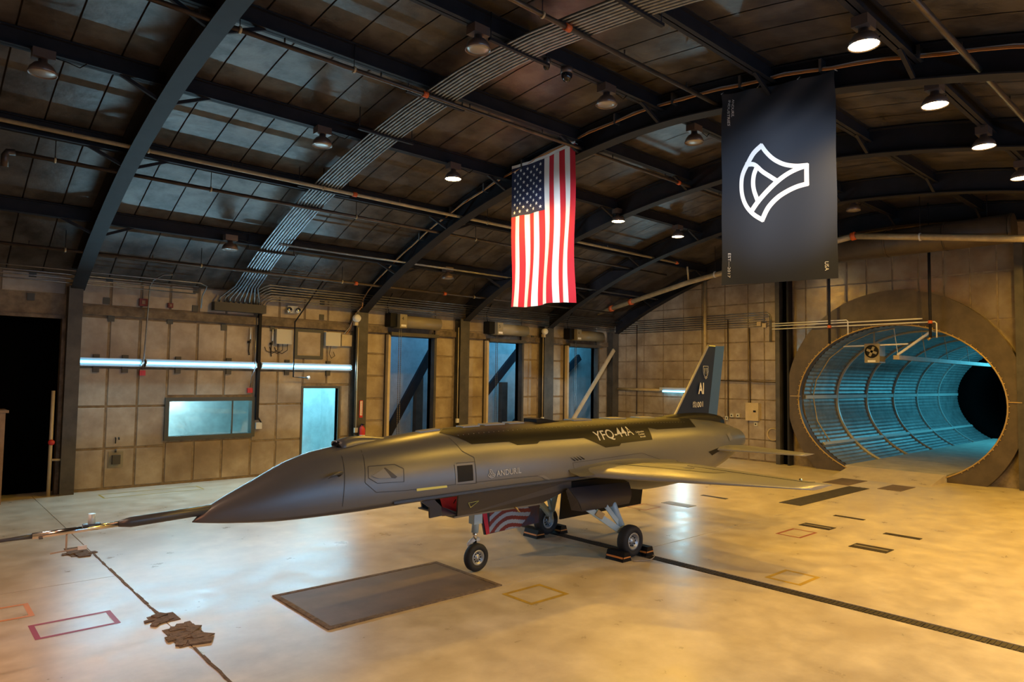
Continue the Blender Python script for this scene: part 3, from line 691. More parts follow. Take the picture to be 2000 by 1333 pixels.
# wings
def wing(name, le0, te0, le1, te1, z0, z1, t0, t1, s, m, parent=jet, ns=14):
    prof = [(0,0),(.03,.42),(.10,.78),(.25,1.0),(.45,.93),(.7,.55),(1,.04)]
    loop = [(c_, h) for c_, h in prof]+[(c_, -h*.7) for c_, h in prof[::-1][:-1]]
    rows = []
    for k in range(ns+1):
        u = k/ns; y = le0[1]+(le1[1]-le0[1])*u; xl = le0[0]+(le1[0]-le0[0])*u; xt = te0[0]+(te1[0]-te0[0])*u; z = z0+(z1-z0)*u; th = (t0+(t1-t0)*u)/1.7
        rows.append([(xl+(xt-xl)*c_, JY-s*(JY-y), z+h*th) for c_, h in loop])
    mb = MB().grid(rows, closed=True); n = len(loop); mb.add(rows[-1], [tuple(range(n))]); mb.add(rows[0], [tuple(range(n))])
    return mb.build(name, m, parent), rows
for s in (1, -1):
    W_, rw = wing('wing', (7.22, 6.85), (9.9, 6.85), (8.93, 4.06), (9.6, 3.98), 1.23, 1.20, .20, .045, s, 'jetwing')
    if s == 1:
        def wp(c_, u, o=.004):
            y = 6.85+(4.03-6.85)*u; xl = 7.22+(8.93-7.22)*u; xt = 9.9+(9.6-9.9)*u; th = (.20+(.045-.20)*u)/1.7
            pr_ = [(0,0),(.03,.42),(.10,.78),(.25,1.0),(.45,.93),(.7,.55),(1,.04)]
            h = interp(pr_, c_); return (xl+(xt-xl)*c_, y, 1.23-.03*u+h*th+o)
        mb = MB(); P = [(.30,.10),(.30,.45),(.45,.55),(.62,.55),(.66,.40),(.66,.10)]
        for a in range(10):
            u0, u1 = .08+.045*a, .08+.045*(a+1); c0, c1 = .28+.012*a, .60
            mb.grid([[wp(c0+(c1-c0)*k/5, u0) for k in range(6)], [wp(c0+.012+(c1-c0-.012)*k/5, u1) for k in range(6)]])
        mb.build('upper_panel', 'decalgrey', W_, False)
        mb = MB(); mb.tube([wp(.74, .25+.05*k, .002) for k in range(14)], .005, 4); mb.tube([wp(.74+.05*k, .90, .002) for k in range(6)], .005, 4); mb.build('flap_line', 'jetline', W_)
        b_ = wp(.78, .86, .02); MB().lathe([(0,-.03),(.022,-.012),(.022,.012),(0,.03)], 8, b_, 'y').build('wing_light', 'chrome', W_)
        mb = MB(); mb.tube([wp(.55, .42+.02*math.cos(2*PI*k/16), .003) if False else tuple(Vector(wp(.50, .36))+Vector((.12*math.cos(2*PI*k/16), .07*math.sin(2*PI*k/16), .003))) for k in range(17)], .004, 4); mb.build('roundel', 'decalgrey', W_)
        # fairing where the wing meets the body
        rows = []
        for k in range(9):
            x = 7.15+2.6*k/8; h = .10*math.sin(PI*min(1, .12+k/8*.9)); yb = JY-interp(FW, x)
            rows.append([(x, yb+.03, 1.25+h+.06), (x, yb-.03, 1.25+h*.75), (x, yb-.12, 1.25+h*.35), (x, yb-.22, 1.24)])
        MB().grid(rows).build('wing_fairing', 'jet', jet, False)
    wing('tailplane', (11.05, 6.95), (12.35, 6.95), (11.62, 5.42), (12.10, 5.42), 1.36, 1.34, .10, .03, s, 'jetwing')
# lower aft grey fence panel near the tail
patch('tail_panel', spx([(1372,882),(1402,872),(1403,878),(1380,890)], 6.85), 'jetdark', .004)
# fin
def fin(poly, th, m, name, parent=jet):
    mb = MB(); n = len(poly); cx = sum(p[0] for p in poly)/n; cz = sum(p[1] for p in poly)/n
    A = [(x, JY-th(x, z), z) for x, z in poly]; B = [(x, JY+th(x, z), z) for x, z in poly]
    mb.add(A+B, [tuple(range(n)), tuple(range(2*n-1, n-1, -1))]+[(i, (i+1) % n, n+(i+1) % n, n+i) for i in range(n)]); return mb.build(name, m, parent)
fn = fin([(10.52,1.86),(11.70,3.28),(11.93,3.285),(11.60,1.80)], lambda x, z: .012 if x < 10.6 or (z > 3 and x < 11.8) else (.05 if z < 2 else .025), 'finblue', 'tail_fin')
rd = fin([(11.60,1.84),(11.93,3.285),(12.28,3.30),(11.95,1.84)], lambda x, z: (.004 if (x-11.95)/.25 > (z-1.84)/1.46*1.2 else .03) if z < 2 else (.006 if x > 12.1 else .025), 'rudder', 'rudder')
MB().bar((10.50, JY, 1.86), (11.70, JY, 3.285), .03, .03).build('leading_edge', 'jetwing', fn)
MB().box((11.70, JY-.028, 3.275), (11.92, JY+.028, 3.295)).build('tip_strip', 'yellowmark', fn)
rows = []
for k in range(11):
    x = 10.2+1.85*k/10; h = .14*math.sin(PI*min(1, k/10*.55+.02)); zb = interp(FZT, x)
    rows.append([(x, JY-.15*math.cos(t), zb-.04+(h+.04)*math.sin(t)**.7) for t in [PI*j/8 for j in range(9)]])
mb = MB().grid(rows); mb.add(rows[-1], [tuple(range(9))]); mb.build('fin_fairing', 'jetdark', jet)
def fin_text(txt, px0, py0, px1, py1, ht, m='decal', bold=.01):
    a, b = PY(px0, py0, JY-.056), PY(px1, py1, JY-.056); vs, fsx, W_, H_ = text_mesh(txt, 1.0, bold); kx, kz = (b.x-a.x)/W_, ht/H_
    mb = MB().add([(a.x+u*kx, JY-.056, a.z+v*kz+(b.z-a.z)*u/W_) for u, v in vs], fsx); mb.build('lettering', m, fn, False)
fin_text('AI', 1364, 770, 1375, 770, .215, bold=.03); fin_text('1001', 1359, 797, 1373, 795, .105, bold=.01); fin_text('AF', 1353, 790, 1358, 790, .05); fin_text('25', 1353, 796, 1358, 796, .05)
ec = PY(1378.5, 727, JY-.056)
def sh(P): return [(ec.x+x*.001, JY-.056, ec.z+z*.001) for x, z in P]
mb = MB()
for P in ([(-85,110),(85,110),(85,10),(60,-60),(0,-105),(-60,-60),(-85,10),(-85,110)], [(-45,75),(-45,-20),(-20,-50),(-20,75),(-45,75)], [(45,75),(45,-20),(20,-50),(20,75),(45,75)], [(-50,-95),(0,-135),(50,-95)]):
    mb.tube(sh(P), .005, 4)
mb.build('shield_emblem', 'decal', fn)
# faint shield on the body, small tail patch
mb = MB(); 
for L_ in ([(1325,874),(1331,886),(1337,873)], [(1328,872),(1331,879),(1334,872)]): pass
patch('tail_square', spx([(1410,848),(1418,846),(1421,858),(1413,861)], 6.95), 'decalgrey', .006)
# nose boom
boom = MB(); boom.tube([(2.62, JY, 1.225), (1.72, JY, 1.182), (1.62, JY, 1.178)], [.05, .048, .028], 14).build('boom_root', 'gunmetal', jet)
bt = MB().tube([(1.63, JY, 1.178), (.95, JY, 1.158)], .027, 14).build('boom_tube', 'chrome', jet)
MB().tube([(.95, JY, 1.158), (.80, JY, 1.153), (.2, JY, 1.135)], [.022, .016, .010], 10).build('boom_tip', 'gunmetal', jet)
MB().tube([(1.40, JY, 1.19), (1.40, JY, 1.30)], .03, 10).build('vane_post', 'gearblue', bt); MB().box((1.33, JY-.03, 1.195), (1.47, JY+.03, 1.21)).build('vane_foot', 'gunmetal', bt)
MB().tube([(1.21, JY, 1.15), (1.21, JY, 1.0)], .008, 6).build('vane_rod', 'woodstick', bt)
va = MB().bar((1.09, JY-.0, .985), (1.33, JY, 1.0), .012, .012).build('vane_arm', 'woodstick', bt); MB().box((1.30, JY-.008, .985), (1.37, JY+.008, 1.02)).build('vane_blade', 'whitepaint', bt)
MB().bar((1.0, JY-.12, 1.15), (1.02, JY+.12, 1.15), .03, .006).build('side_vane', 'gunmetal', bt)
# landing gear
def wheel(name, c, r, wd, hubm, parent, s=1):
    h = wd/2
    t = MB().lathe([(r*.55,-h*.8),(r*.75,-h),(r*.93,-h*.85),(r,-h*.45),(r,h*.45),(r*.93,h*.85),(r*.75,h),(r*.55,h*.8),(r*.55,-h*.8)], 28, c, 'y').build(name, 'rubber', parent)
    MB().lathe([(0,-h*.62),(r*.14,-h*.75),(r*.16,-h*.5),(r*.40,-h*.45),(r*.43,-h*.8),(r*.56,-h*.82),(r*.57,h*.8),(r*.43,h*.8),(r*.4,h*.4),(0,h*.5)], 24, c, 'y').build('hub', hubm, t)
    mb = MB()
    for k in range(9):
        a = 2*PI*k/9; mb.lathe([(0,-h*.56),(r*.055,-h*.56),(r*.055,-h*.4)], 8, (c[0]+r*.29*math.cos(a), c[1], c[2]+r*.29*math.sin(a)), 'y')
    mb.build('hub_hole', 'black', t)
    return t
nx = 5.92; wheel('nose_wheel', (nx, 7.24, .185), .185, .12, 'wheelhub', jet)
g = empty('nose_gear'); g.parent = jet
MB().tube([(nx+.02, 7.30, .50), (nx+.06, 7.30, .95)], .05, 12).build('strut', 'gearblue', g); MB().tube([(nx+.02, 7.30, .36), (nx+.02, 7.30, .55)], .032, 12).build('piston', 'chrome', g)
mb = MB(); mb.tube([(nx+.09, 7.30, .40), (nx-.02, 7.30, .40), (nx-.05, 7.33, .36), (nx-.02, 7.34, .185)], .032, 8); mb.tube([(nx-.02, 7.34, .185), (nx, 7.2, .185)], .02, 8); mb.build('fork', 'whitepaint', g)
MB().box((nx-.04, 7.24, .62), (nx+.10, 7.36, .80)).build('steering_unit', 'gearblue', g)
for (s, x) in ((1, 8.16), (-1, 8.2)):
    y = JY-s*.90; wheel('main_wheel', (x, y, .23), .23, .17, 'wheelhub', jet)
    g = empty('main_gear'); g.parent = jet
    MB().tube([(x-.10, JY-s*.52, .98), (x-.02, JY-s*.75, .42)], .055, 12).build('strut', 'gearblue', g)
    MB().tube([(x-.02, JY-s*.76, .46), (x+.0, JY-s*.78, .23), (x, y, .23)], .04, 10).build('axle', 'gearblue', g)
    MB().bar((x-.82, JY-s*.45, .90), (x-.06, JY-s*.76, .36), .05, .09).build('drag_brace', 'gearblue', g)
    MB().bar((x-.38, JY-s*.55, .93), (x-.04, JY-s*.74, .44), .045, .06).build('side_brace', 'gearblue', g)
    MB().bar((x-.45, JY-s*.63, .66), (x-.35, JY-s*.672, .59), .053, .092).build('stencil', 'rim', g)
# near gear door: curved shell hanging open
TL, TR, BL, BR = PY(1110,955,6.74), PY(1228,942,6.72), PY(1137,1000,6.66), PY(1229,984,6.64)
rows = []
for k in range(7):
    t = k/6; bl = Vector((0, -.05*math.sin(PI*t), 0)); rows.append([TL.lerp(BL, t)+bl, TR.lerp(BR, t)+bl])
mb = MB().grid(rows); mb.grid([[a+Vector((0, .04, 0)) for a in r_] for r_ in rows][::-1])
dr = mb.build('gear_door', 'jetedge', jet)
MB().add([TL, rows[3][0], BL, BL+Vector((-.12, .10, .02)), TL+Vector((-.02, .03, -.03))], [(0,1,2,3,4)]).build('door_end', 'jetlow', dr, False)
# far doors; the front one carries a painted waving flag
fd = MB().poly([(6.29,7.66,.86),(6.42,7.66,.335),(7.50,7.66,.37),(7.55,7.66,.86)], (0,.03,0)).build('bay_door', 'jetedge', jet)
mb = MB(); NXD, NZD = 96, 52
for i in range(NXD):
    for j in range(NZD):
        def dp(a, b):
            u, v = a/NXD, b/NZD; x = 6.50+(7.50-6.50)*u; z0 = .345+.025*u; return (x, 7.655, z0+(.84-z0)*v)
        x, _, z = dp(i+.5, j+.5); rr = math.hypot((x-7.02)*.62, z-.16)+.02*math.sin(x*9); q = int(rr/.055)
        fade = x > 7.22+.10*math.sin(z*14)
        mb.add([dp(i, j), dp(i+1, j), dp(i+1, j+1), dp(i, j+1)], [(0,1,2,3)], 2 if fade else q % 2)
mb.build('painted_flag', ['flagpaintred', 'flagpaintwhite', 'flagpaintblue'], fd, False)
MB().poly([(6.31,7.645,.86),(6.44,7.645,.335),(6.50,7.645,.345),(6.40,7.645,.86)], (0,.012,0)).build('door_edge', 'redcloth', fd)
MB().poly([(8.10,7.72,.86),(8.05,7.72,.34),(10.15,7.72,.355),(10.25,7.72,.86)], (0,.03,0)).build('bay_door', 'jetdark', jet)

# ------------------------------------------------------------------ high bay lamps
def lamp_proto(lit):
    t = empty('high_bay_lamp')
    MB().box((-.13, -.09, .17), (.13, .09, .29)).build('ballast_box', 'lampshell', t)
    MB().lathe([(0,.19),(.05,.19),(.06,.13),(.11,.10),(.15,.05),(.175,-.03),(.165,-.03),(.14,.045),(.10,.09),(0,.10)], 20).build('reflector', 'lampshell', t)
    MB().lathe([(0,-.035),(.10,-.03),(.163,-.015),(.163,.0),(0,.0)], 20).build('lens', 'lampglow' if lit else 'lampoff', t)
    MB().tube([(.10,0,.24), (.28,.0,.22), (.42,0,.19), (.50,0,.27)], .008, 5).build('lamp_cable', 'black', t)
    return t
LAMPS = [  # x, y, lit, label
    (1.27,10.9,0,'unlit bell lamp on the roof beam left of the first dark rib'), (5.31,10.9,0,'unlit bell lamp on the roof beam beside the rising conduits'),
    (8.15,10.9,1,'glowing yellow bell lamp between the rising conduits and the copper cable'), (10.85,10.9,1,'glowing bell lamp hidden behind the striped flag'),
    (13.36,10.9,1,'glowing yellow bell lamp on the third dark rib right of the striped flag'), (15.95,10.9,1,'glowing yellow bell lamp farthest along the beam behind the striped flag'),
    (5.28,15.1,0,'unlit bell lamp low on the roof where the conduits meet their cross bar'), (11.17,15.1,0,'unlit bell lamp low on the roof above the first roller door'),
    (5.57,6.95,0,'unlit bell lamp beside the conduits at the crown of the roof'), (8.21,6.95,0,'unlit bell lamp next to the dome camera at the crown of the roof'),
    (10.69,6.95,0,'unlit bell lamp between the striped flag and the black banner'), (17.85,6.95,0,'unlit bell lamp above the big pipe in front of the tunnel wall'),
    (8.06,3.0,1,'largest glowing yellow bell lamp just above the black banner'), (10.54,3.0,1,'glowing yellow bell lamp right behind the black banner'),
    (12.96,3.0,1,'glowing yellow bell lamp third along the beam past the black banner'), (15.45,3.0,1,'glowing yellow bell lamp last along the beam past the black banner'),
    (17.9,3.0,1,'assumed glowing yellow bell lamp nearest the tunnel wall, out of view')]  # last lamp is assumed, unseen at the end of its row
OFFL = [(8.1,-.95),(13.0,-.95),(17.9,-.95)]      # assumed lamps continuing the same grid, out of the picture
P0, P1 = lamp_proto(0), lamp_proto(1); used = [False, False]
LP = 520
def place_lamp(x, y, lit, label, power=None, color=SODIUM):
    p = P1 if lit else P0
    if used[lit]: o = copy_tree(p)
    else: o = p; used[lit] = True
    o.location = (x, y, zr(y)-.26-.29)
    tag(o, label, 'lamp', 'high bay lamps')
    if lit:
        l = spot('lamp_light', (x, y, zr(y)-.61), (x, y, 0), power or LP, color, 165, .35, .14)
for x, y, lit, lab in LAMPS: place_lamp(x, y, lit, lab)
for x, y in OFFL: place_lamp(x, y, 1, 'assumed glowing yellow bell lamp of the rows over the photographer')
place_lamp(-1.6, 6.95, 1, 'added pinkish fill lamp shaped as a bell lamp, out of view over the photographer', 520, WARM)  # added unseen lamp, pinkish fill for the left floor and the jet's nose

# ------------------------------------------------------------------ pipes along the roof
def pipe_x(name, Y, off, x0, x1, r, m, label, hang=(), coup=(), heads=(), zfix=None):
    z = zfix if zfix is not None else rin(Y)+off
    t = empty(name); MB().tube([(x0, Y, z), (x1, Y, z)], r, 10).build('pipe', m, t)
    for x in hang: MB().tube([(x, Y, z), (x, Y, zr(Y))], .007, 5).build('hanger_rod', 'steel', t); MB().tube([(x-.015, Y, z), (x+.015, Y, z)], r+.014, 10).build('hanger_ring', 'ylwpipe', t)
    for x in coup: MB().tube([(x-.045, Y, z), (x+.045, Y, z)], r+.016, 10).build('coupling', 'orange', t)
    for x in heads: MB().tube([(x, Y, z+.02), (x, Y, z+.10)], .012, 6).build('sprinkler_head', 'pipe', t)
    return tag(t, label, 'pipe', 'roof pipes')
pipe_x('sprinkler_pipe', 8.80, .10, .6, 18.6, .034, 'pipe', 'dark sprinkler pipe running past the top corner of the striped flag', (3.1,4.75,9.9,13.5,17.3), (6.0,12.9), (2.6,3.7,5.2,6.9,8.6,10.6,12.4,14.6))
pipe_x('sprinkler_pipe', 12.62, .10, -.2, 18.5, .034, 'ylwpipe', 'yellowish sprinkler pipe passing behind the middle of the striped flag', (3.0,6.2,10.5,13.5,17.4), (6.9,18.4), (1.9,4.4,8.0,12.6,15.0))
t = pipe_x('heating_pipe', 13.44, .10, 1.2, 19.0, .036, 'pipe', 'brown pipe with a turned-down end left of the first rib', (1.8,4.3,7.4,10.8,14.2))
MB().tube([(1.26, 13.44, rin(13.44)+.10), (1.16, 13.44, rin(13.44)+.09), (1.13, 13.44, rin(13.44)+.03), (1.13, 13.44, rin(13.44)-.16)], .055, 10).build('elbow', 'pipe', t)
pipe_x('sprinkler_pipe', 16.08, .10, -.2, 19.4, .034, 'pipe', 'low brown sprinkler pipe along the foot of the roof', (2.4,5.0,8.5,12.9,17.2), (8.9,11.8), (1.8,4.0,6.1,10.6,14.0))
pipe_x('sprinkler_pipe', 5.86, .10, .2, 9.9, .034, 'pipe', 'dark sprinkler pipe running to the left edge of the black banner', (5.7,9.85), (6.15,), (7.3,8.8))
pipe_x('sprinkler_pipe', 2.28, .10, .2, 16.5, .036, 'pipe', 'dark sprinkler pipe over the largest glowing lamp', (9.9,12.6), (), (9.0,11.2,13.0))
# header pipe that follows the roof in front of the tunnel wall
hd = empty('header_pipe'); X = 19.5
MB().tube([(X, 16.85, 5.09), (X, 12.9, 5.88), (X, 7.6, 6.66)], .085, 12).build('pipe', 'ylwpipe', hd)
MB().tube([(X, 7.6, 6.66), (X, 6.2, 6.44), (X, 0.0, 5.42)], .085, 12).build('pipe', 'ylwpipe', hd)
for y, z in ((16.2,5.22),(15.3,5.40),(7.6,6.66)): MB().tube([(X, y+.06, z-.01), (X, y-.06, z+.012)], .115, 12).build('coupling', 'orange', hd)
for y, z in ((11.9,6.04),(5.95,6.40)): MB().tube([(X, y, z), (X, y, zr(y))], .008, 5).build('hanger_rod', 'steel', hd); MB().tube([(X, y+.02, z), (X, y-.02, z)], .105, 12).build('hanger_ring', 'whitepaint', hd)
MB().tube([(X, 12.9, 5.9), (X-.3, 12.75, 6.35)], .03, 8).build('riser', 'ylwpipe', hd)
tag(hd, 'thick yellow-brown header pipe with orange couplings in front of the tunnel wall', 'pipe')
dc = empty('air_duct'); MB().tube([(20.0, 8.6, 6.42), (20.0, 4.05, 6.42)], .36, 24).build('duct', 'ring', dc)
for y in (8.5, 6.9, 5.5, 4.1): MB().tube([(20.0, y+.02, 6.42), (20.0, y-.02, 6.42)], .375, 24).build('duct_band', 'ring', dc)
for y in (8.2, 4.6): MB().tube([(20.0, y, 6.7), (20.0, y, zr(y))], .01, 5).build('hanger_rod', 'steel', dc)
tag(dc, 'fat round brown air duct under the roof above the tunnel', 'duct')
for k, (y, z0, z1) in enumerate(((8.71, 3.75, 6.42), (6.05, 3.84, 6.42))):
    t = empty('drop_pipe'); MB().tube([(20.5, y, z0), (20.5, y, z1)], .038, 10).build('pipe', 'steel', t)
    MB().tube([(20.5, y, 4.22), (20.5, y, 4.30)], .055, 10).build('coupling', 'orange', t); MB().tube([(20.5, y, z0), (20.42, y+.03, z0-.05)], .03, 8).build('valve', 'rim', t)
    MB().tube([(20.5, y, z1), (20.5, y, zr(y))], .012, 6).build('hanger_rod', 'steel', t)
    tag(t, ('dark vertical drop pipe below the black banner', 'dark vertical drop pipe in front of the duct and tunnel top')[k], 'pipe', 'drop pipes before the tunnel')
for k, (z, y1) in enumerate(((4.47, 8.3), (4.40, 6.3), (4.30, 6.0))):
    t = MB(); t.tube([(20.70, 10.6, z-.02), (20.70, y1, z-.02)] + ([(20.70, y1-.04, z-.06), (20.70, y1-.04, z-.45)] if k != 1 else []), .018, 8)
    tag(t.build('white_conduit', 'whitepaint'), ('short white conduit with a drop over the tunnel mouth', 'straight white conduit crossing over the tunnel mouth', 'long white conduit with a drop at its far end over the tunnel mouth')[k], 'conduit', 'white conduits over the tunnel mouth')
# conduits climbing the roof
ys = [17.15, 16.9, 16.5, 16] + [15.5-.75*k for k in range(24)]
for k in range(9):
    x = 6.02+.068*k; rr = .020 if k in (0, 1, 8) else .026
    pts = [(5.80+.12*k, 17.18, 4.36), (5.80+.12*k, 17.12, 4.48), (x, 16.75, rin(16.75)+.16)] + [(x, y, rin(y)+.15) for y in ys if y < 16.6 and y > YN+.2]
    tag(MB().tube(pts, rr, 8).build('roof_conduit', 'conduit'), 'steel conduit in the bundle climbing from the long dark box over the roof', 'conduit', 'conduits climbing over the roof')
for y in (15.3, 12.75, 10.4, 8.9, 6.9, 4.9):
    z = rin(y)+.115; t = MB().box((5.72, y-.025, z-.02), (6.85, y+.025, z+.02)).build('strut_bar', 'steel')
    for x in (5.75, 6.82): MB().tube([(x, y, z), (x, y, zr(y))], .008, 5).build('hanger_rod', 'steel', t)
    tag(t, 'dark cross bar carrying the bundle of roof conduits', 'strut', 'cross bars under the roof conduits')
for k in range(7):       # conduits that turn right along the foot of the roof
    y = 17.10-.085*k; z = 4.50+.055*k
    pts = [(6.62+.05*(6-k), 17.18, 4.30), (6.62+.05*(6-k), 17.16, z-.16), (6.68+.05*(6-k), y, z-.05), (6.80+.05*(6-k), y, z), (20.6, y, z)]
    tag(MB().tube(pts, .014, 6).build('conduit_run', 'conduit'), 'thin steel conduit running right from the long dark box along the foot of the roof', 'conduit', 'conduits along the foot of the roof')
for k in range(4):
    y = 17.05-.11*k; z = 4.50+.075*k; tag(MB().tube([(-1, y, z), (5.2, y, z)] + ([(5.36, y+.03, z-.06), (5.40, 17.2, z-.25), (5.40, 17.25, 4.18)] if k == 3 else []), .014, 6).build('conduit_run', 'conduit'), 'thin steel conduit running left from the long dark box past the first rib', 'conduit', 'conduits left of the long dark box')
for k in range(2):
    tag(MB().tube([(6.3, 14.95-.1*k, rin(14.95)+.1), (20.5, 14.95-.1*k, rin(14.95)+.1)], .016, 6).build('beam_conduit', 'conduit'), 'steel conduit running along the lowest roof beam', 'conduit', 'conduits along the lowest roof beam')
jb = MB().box((5.68, YW-.24, 4.16), (6.96, YW, 4.37)).build('junction_box', 'darkbox'); tag(jb, 'long dark metal junction box that the roof conduits enter', 'box')
# copper cables following the second rib
cab = empty('copper_cable'); pts = [(9.60, YW-.45, 4.55), (9.60, 16.9, 4.75)]+[(9.585, 16.6-.35*k, rin(16.6-.35*k)+.30+.012*math.sin(k*1.7)) for k in range(50)]
MB().tube(pts, .016, 6).build('cable', 'copper', cab); MB().tube([(a+.012, b, c+.026+.008*math.sin(i*2.3)) for i, (a, b, c) in enumerate(pts)], .012, 6).build('cable', 'wire', cab); MB().tube([(a-.012, b, c-.02) for a, b, c in pts], .011, 6).build('cable', 'copper', cab)
MB().tube([(9.60, YW-.45, 4.55), (9.52, YW-.2, 4.35), (9.42, YW-.14, 3.95), (9.30, YW-.12, 3.76)], .012, 6).build('cable', 'copper', cab)
MB().tube([(9.60, YW-.43, 4.55), (9.50, YW-.2, 4.30), (9.38, YW-.14, 3.95), (9.22, YW-.12, 3.76)], .010, 6).build('cable', 'wire', cab)
for k in range(12):
    y = 15.4-1.25*k; z = rin(y)+.30; MB().box((9.55, y-.02, z-.045), (9.70, y+.02, z+.14)).build('clamp', 'conduit', cab)
tag(cab, 'copper coloured cable bundle clamped along the arched rib above the flag', 'cable')

# ------------------------------------------------------------------ left wall fittings
for k, (a, b) in enumerate(((2.92, 4.16), (4.24, 6.80), (6.92, 9.48))):
    t = empty('tube_fixture'); y = YW-.02
    MB().box((a, y-.10, 2.74), (b, y, 2.92)).build('housing', 'fixture', t); MB().tube([(a+.02, y-.115, 2.83), (b-.04, y-.115, 2.83)], .026, 8).build('tube', 'tube', t)
    for x in (a, b-.02): MB().box((x, y-.15, 2.77), (x+.02, y, 2.89)).build('end_cap', 'fixture', t)
    for j in range(2): x = a+(b-a)*(.28+.46*j); MB().box((x-.06, y-.05, 2.60), (x+.06, y, 2.73)).build('bracket', 'column', t); MB().box((x-.06, y-.05, 2.93), (x+.06, y, 3.0)).build('bracket', 'darkbox', t)
    area('fixture_light', ((a+b)/2, y-.16, 2.83), ((a+b)/2, y-1.2, 2.45), 34*(b-a), (.40, .78, 1.0), b-a, .06)
    tag(t, ('short bright tube light next to the first column', 'long bright tube light above the wide window', 'long bright tube light above the doorway')[k], 'tube light', 'tube lights along the left wall')
def wbox(px0, py0, px1, py1, dep, m, name, label, cat='box'):
    a, b = PY(px0, py0, YW-dep), PY(px1, py1, YW-dep)
    return tag(MB().box((a.x, YW-dep, a.z), (b.x, YW, b.z)).build(name, m), label, cat)
o = wbox(541, 643, 571, 673, .16, 'greybox', 'equipment_box', 'pale grey equipment box with cables left of the dark square frame')
for k in range(3):
    x = 7.35+.13*k; MB().tube([(x, YW-.10, 3.41), (x, YW-.1, 3.25), (x-.12, YW-.06, 3.16), (x-.28, YW-.04, 3.22), (x-.32, YW-.04, 3.32)], .009, 5).build('cable', 'black', o)
o = wbox(637, 649, 665, 677, .16, 'greybox', 'equipment_box', 'pale grey equipment box with a looped cable right of the dark square frame')
MB().tube([(8.85, YW-.1, 3.41), (8.82, YW-.08, 3.2), (8.9, YW-.06, 3.08), (9.0, YW-.06, 3.15), (8.95, YW-.06, 3.26)], .008, 5).build('cable', 'black', o)
wbox(668, 654, 687, 677, .12, 'beigebox', 'cable_box', 'small beige cable box that the copper cables end in')
for x, y_, lab in ((490, 640, 'white stick antenna left of the black cable duct'), (533, 644, 'white stick antenna beside the pale grey box with cables')):
    a = PY(x, y_, YW-.08); t = MB().tube([(a.x, YW-.08, a.z), (a.x, YW-.08, a.z-.30)], .016, 8).build('stick_antenna', 'whitepaint')
    MB().tube([(a.x, YW-.08, a.z-.30), (a.x-.02, YW-.06, a.z-.42), (a.x-.02, YW-.05, a.z-.6), (a.x+.0, YW-.04, a.z-.70)], .012, 6).build('cable', 'black', t); MB().box((a.x-.05, YW-.09, a.z-.40), (a.x, YW, a.z-.34)).build('mount', 'black', t)
    tag(t, lab, 'antenna')
a, b = PY(576, 642, YW-.03), PY(630, 702, YW-.03); t = empty('access_hatch'); MB().box((a.x+.07, YW-.045, b.z+.07), (b.x-.07, YW-.02, a.z-.07)).build('hatch_panel', 'panel', t)
mb = MB(); mb.box((a.x, YW-.06, b.z), (a.x+.08, YW, a.z)); mb.box((b.x-.08, YW-.06, b.z), (b.x, YW, a.z)); mb.box((a.x+.08, YW-.06, b.z), (b.x-.08, YW, b.z+.08)); mb.box((a.x+.08, YW-.06, a.z-.08), (b.x-.08, YW, a.z)); mb.build('hatch_frame', 'frame', t)
tag(t, 'dark framed square hatch between the two pale grey boxes', 'hatch')
el = empty('emergency_light'); a = PY(572, 605, YW-.1); MB().box((a.x-.14, YW-.10, a.z-.10), (a.x+.14, YW, a.z+.10)).build('body', 'greybox', el)
for s in (-1, 1): MB().lathe([(0,-.05),(.06,-.05),(.075,-.09),(0,-.08)], 12, (a.x+s*.12, YW-.08, a.z-.02), 'y').build('lamp_head', 'chrome', el)
tag(el, 'emergency light with two round heads above the pale boxes', 'emergency light')
for k, (px, py, sz, lab) in enumerate(((278,729,.06,'red pull box at the foot of the conduit by the first tube light'), (488,763,.06,'red pull box above the right end of the window'), (280,591,.085,'dark red alarm horn under the roof beside the tall conduit'), (333,597,.055,'small dark red alarm box left of the long dark box'))):
    a = PY(px, py, YW-.06); t = MB().box((a.x-sz, YW-.09, a.z-sz), (a.x+sz, YW, a.z+sz)).build('alarm_box', 'reddark' if k > 1 else 'red'); MB().box((a.x-sz*.4, YW-.10, a.z-sz*.5), (a.x+sz*.4, YW-.09, a.z+sz*.5)).build('face', 'crate' if k > 1 else 'red', t); tag(t, lab, 'alarm')
a, b = PY(291, 560, YW-.1), PY(278, 722, YW-.1)
tag(MB().tube([(4.6, 16.75, 4.86), (4.42, 16.8, 4.84), (a.x+.02, 17.0, 4.72), (a.x, YW-.18, a.z), (b.x, YW-.18, b.z+.15), (b.x, YW-.09, b.z)], .016, 8).build('bent_conduit', 'conduit'), 'pale conduit bending down the wall to the red box by the first tube light', 'conduit')
a, b = PY(498, 620, YW-.1), PY(489, 757, YW-.1)
tag(MB().tube([(a.x, YW-.20, 4.17), (a.x, YW-.20, 2.7), (b.x, YW-.16, 2.55), (b.x, YW-.08, b.z)], .014, 8).build('bent_conduit', 'conduit'), 'pale conduit down from the long dark box to the red box above the window', 'conduit')
a = PY(510, 620, YW-.05); t = MB().box((6.825, YW-.14, 1.45), (6.895, YW-.03, 4.15)).build('cable_duct', 'black'); MB().tube([(a.x, YW-.08, 1.5), (a.x+.1, YW-.08, 1.35)], .02, 6).build('cable', 'black', t)
MB().box((a.x-.06, YW-.12, 1.22), (a.x+.09, YW, 1.38)).build('outlet_box', 'greybox', t); tag(t, 'tall black cable duct with an outlet box right of the window', 'duct')
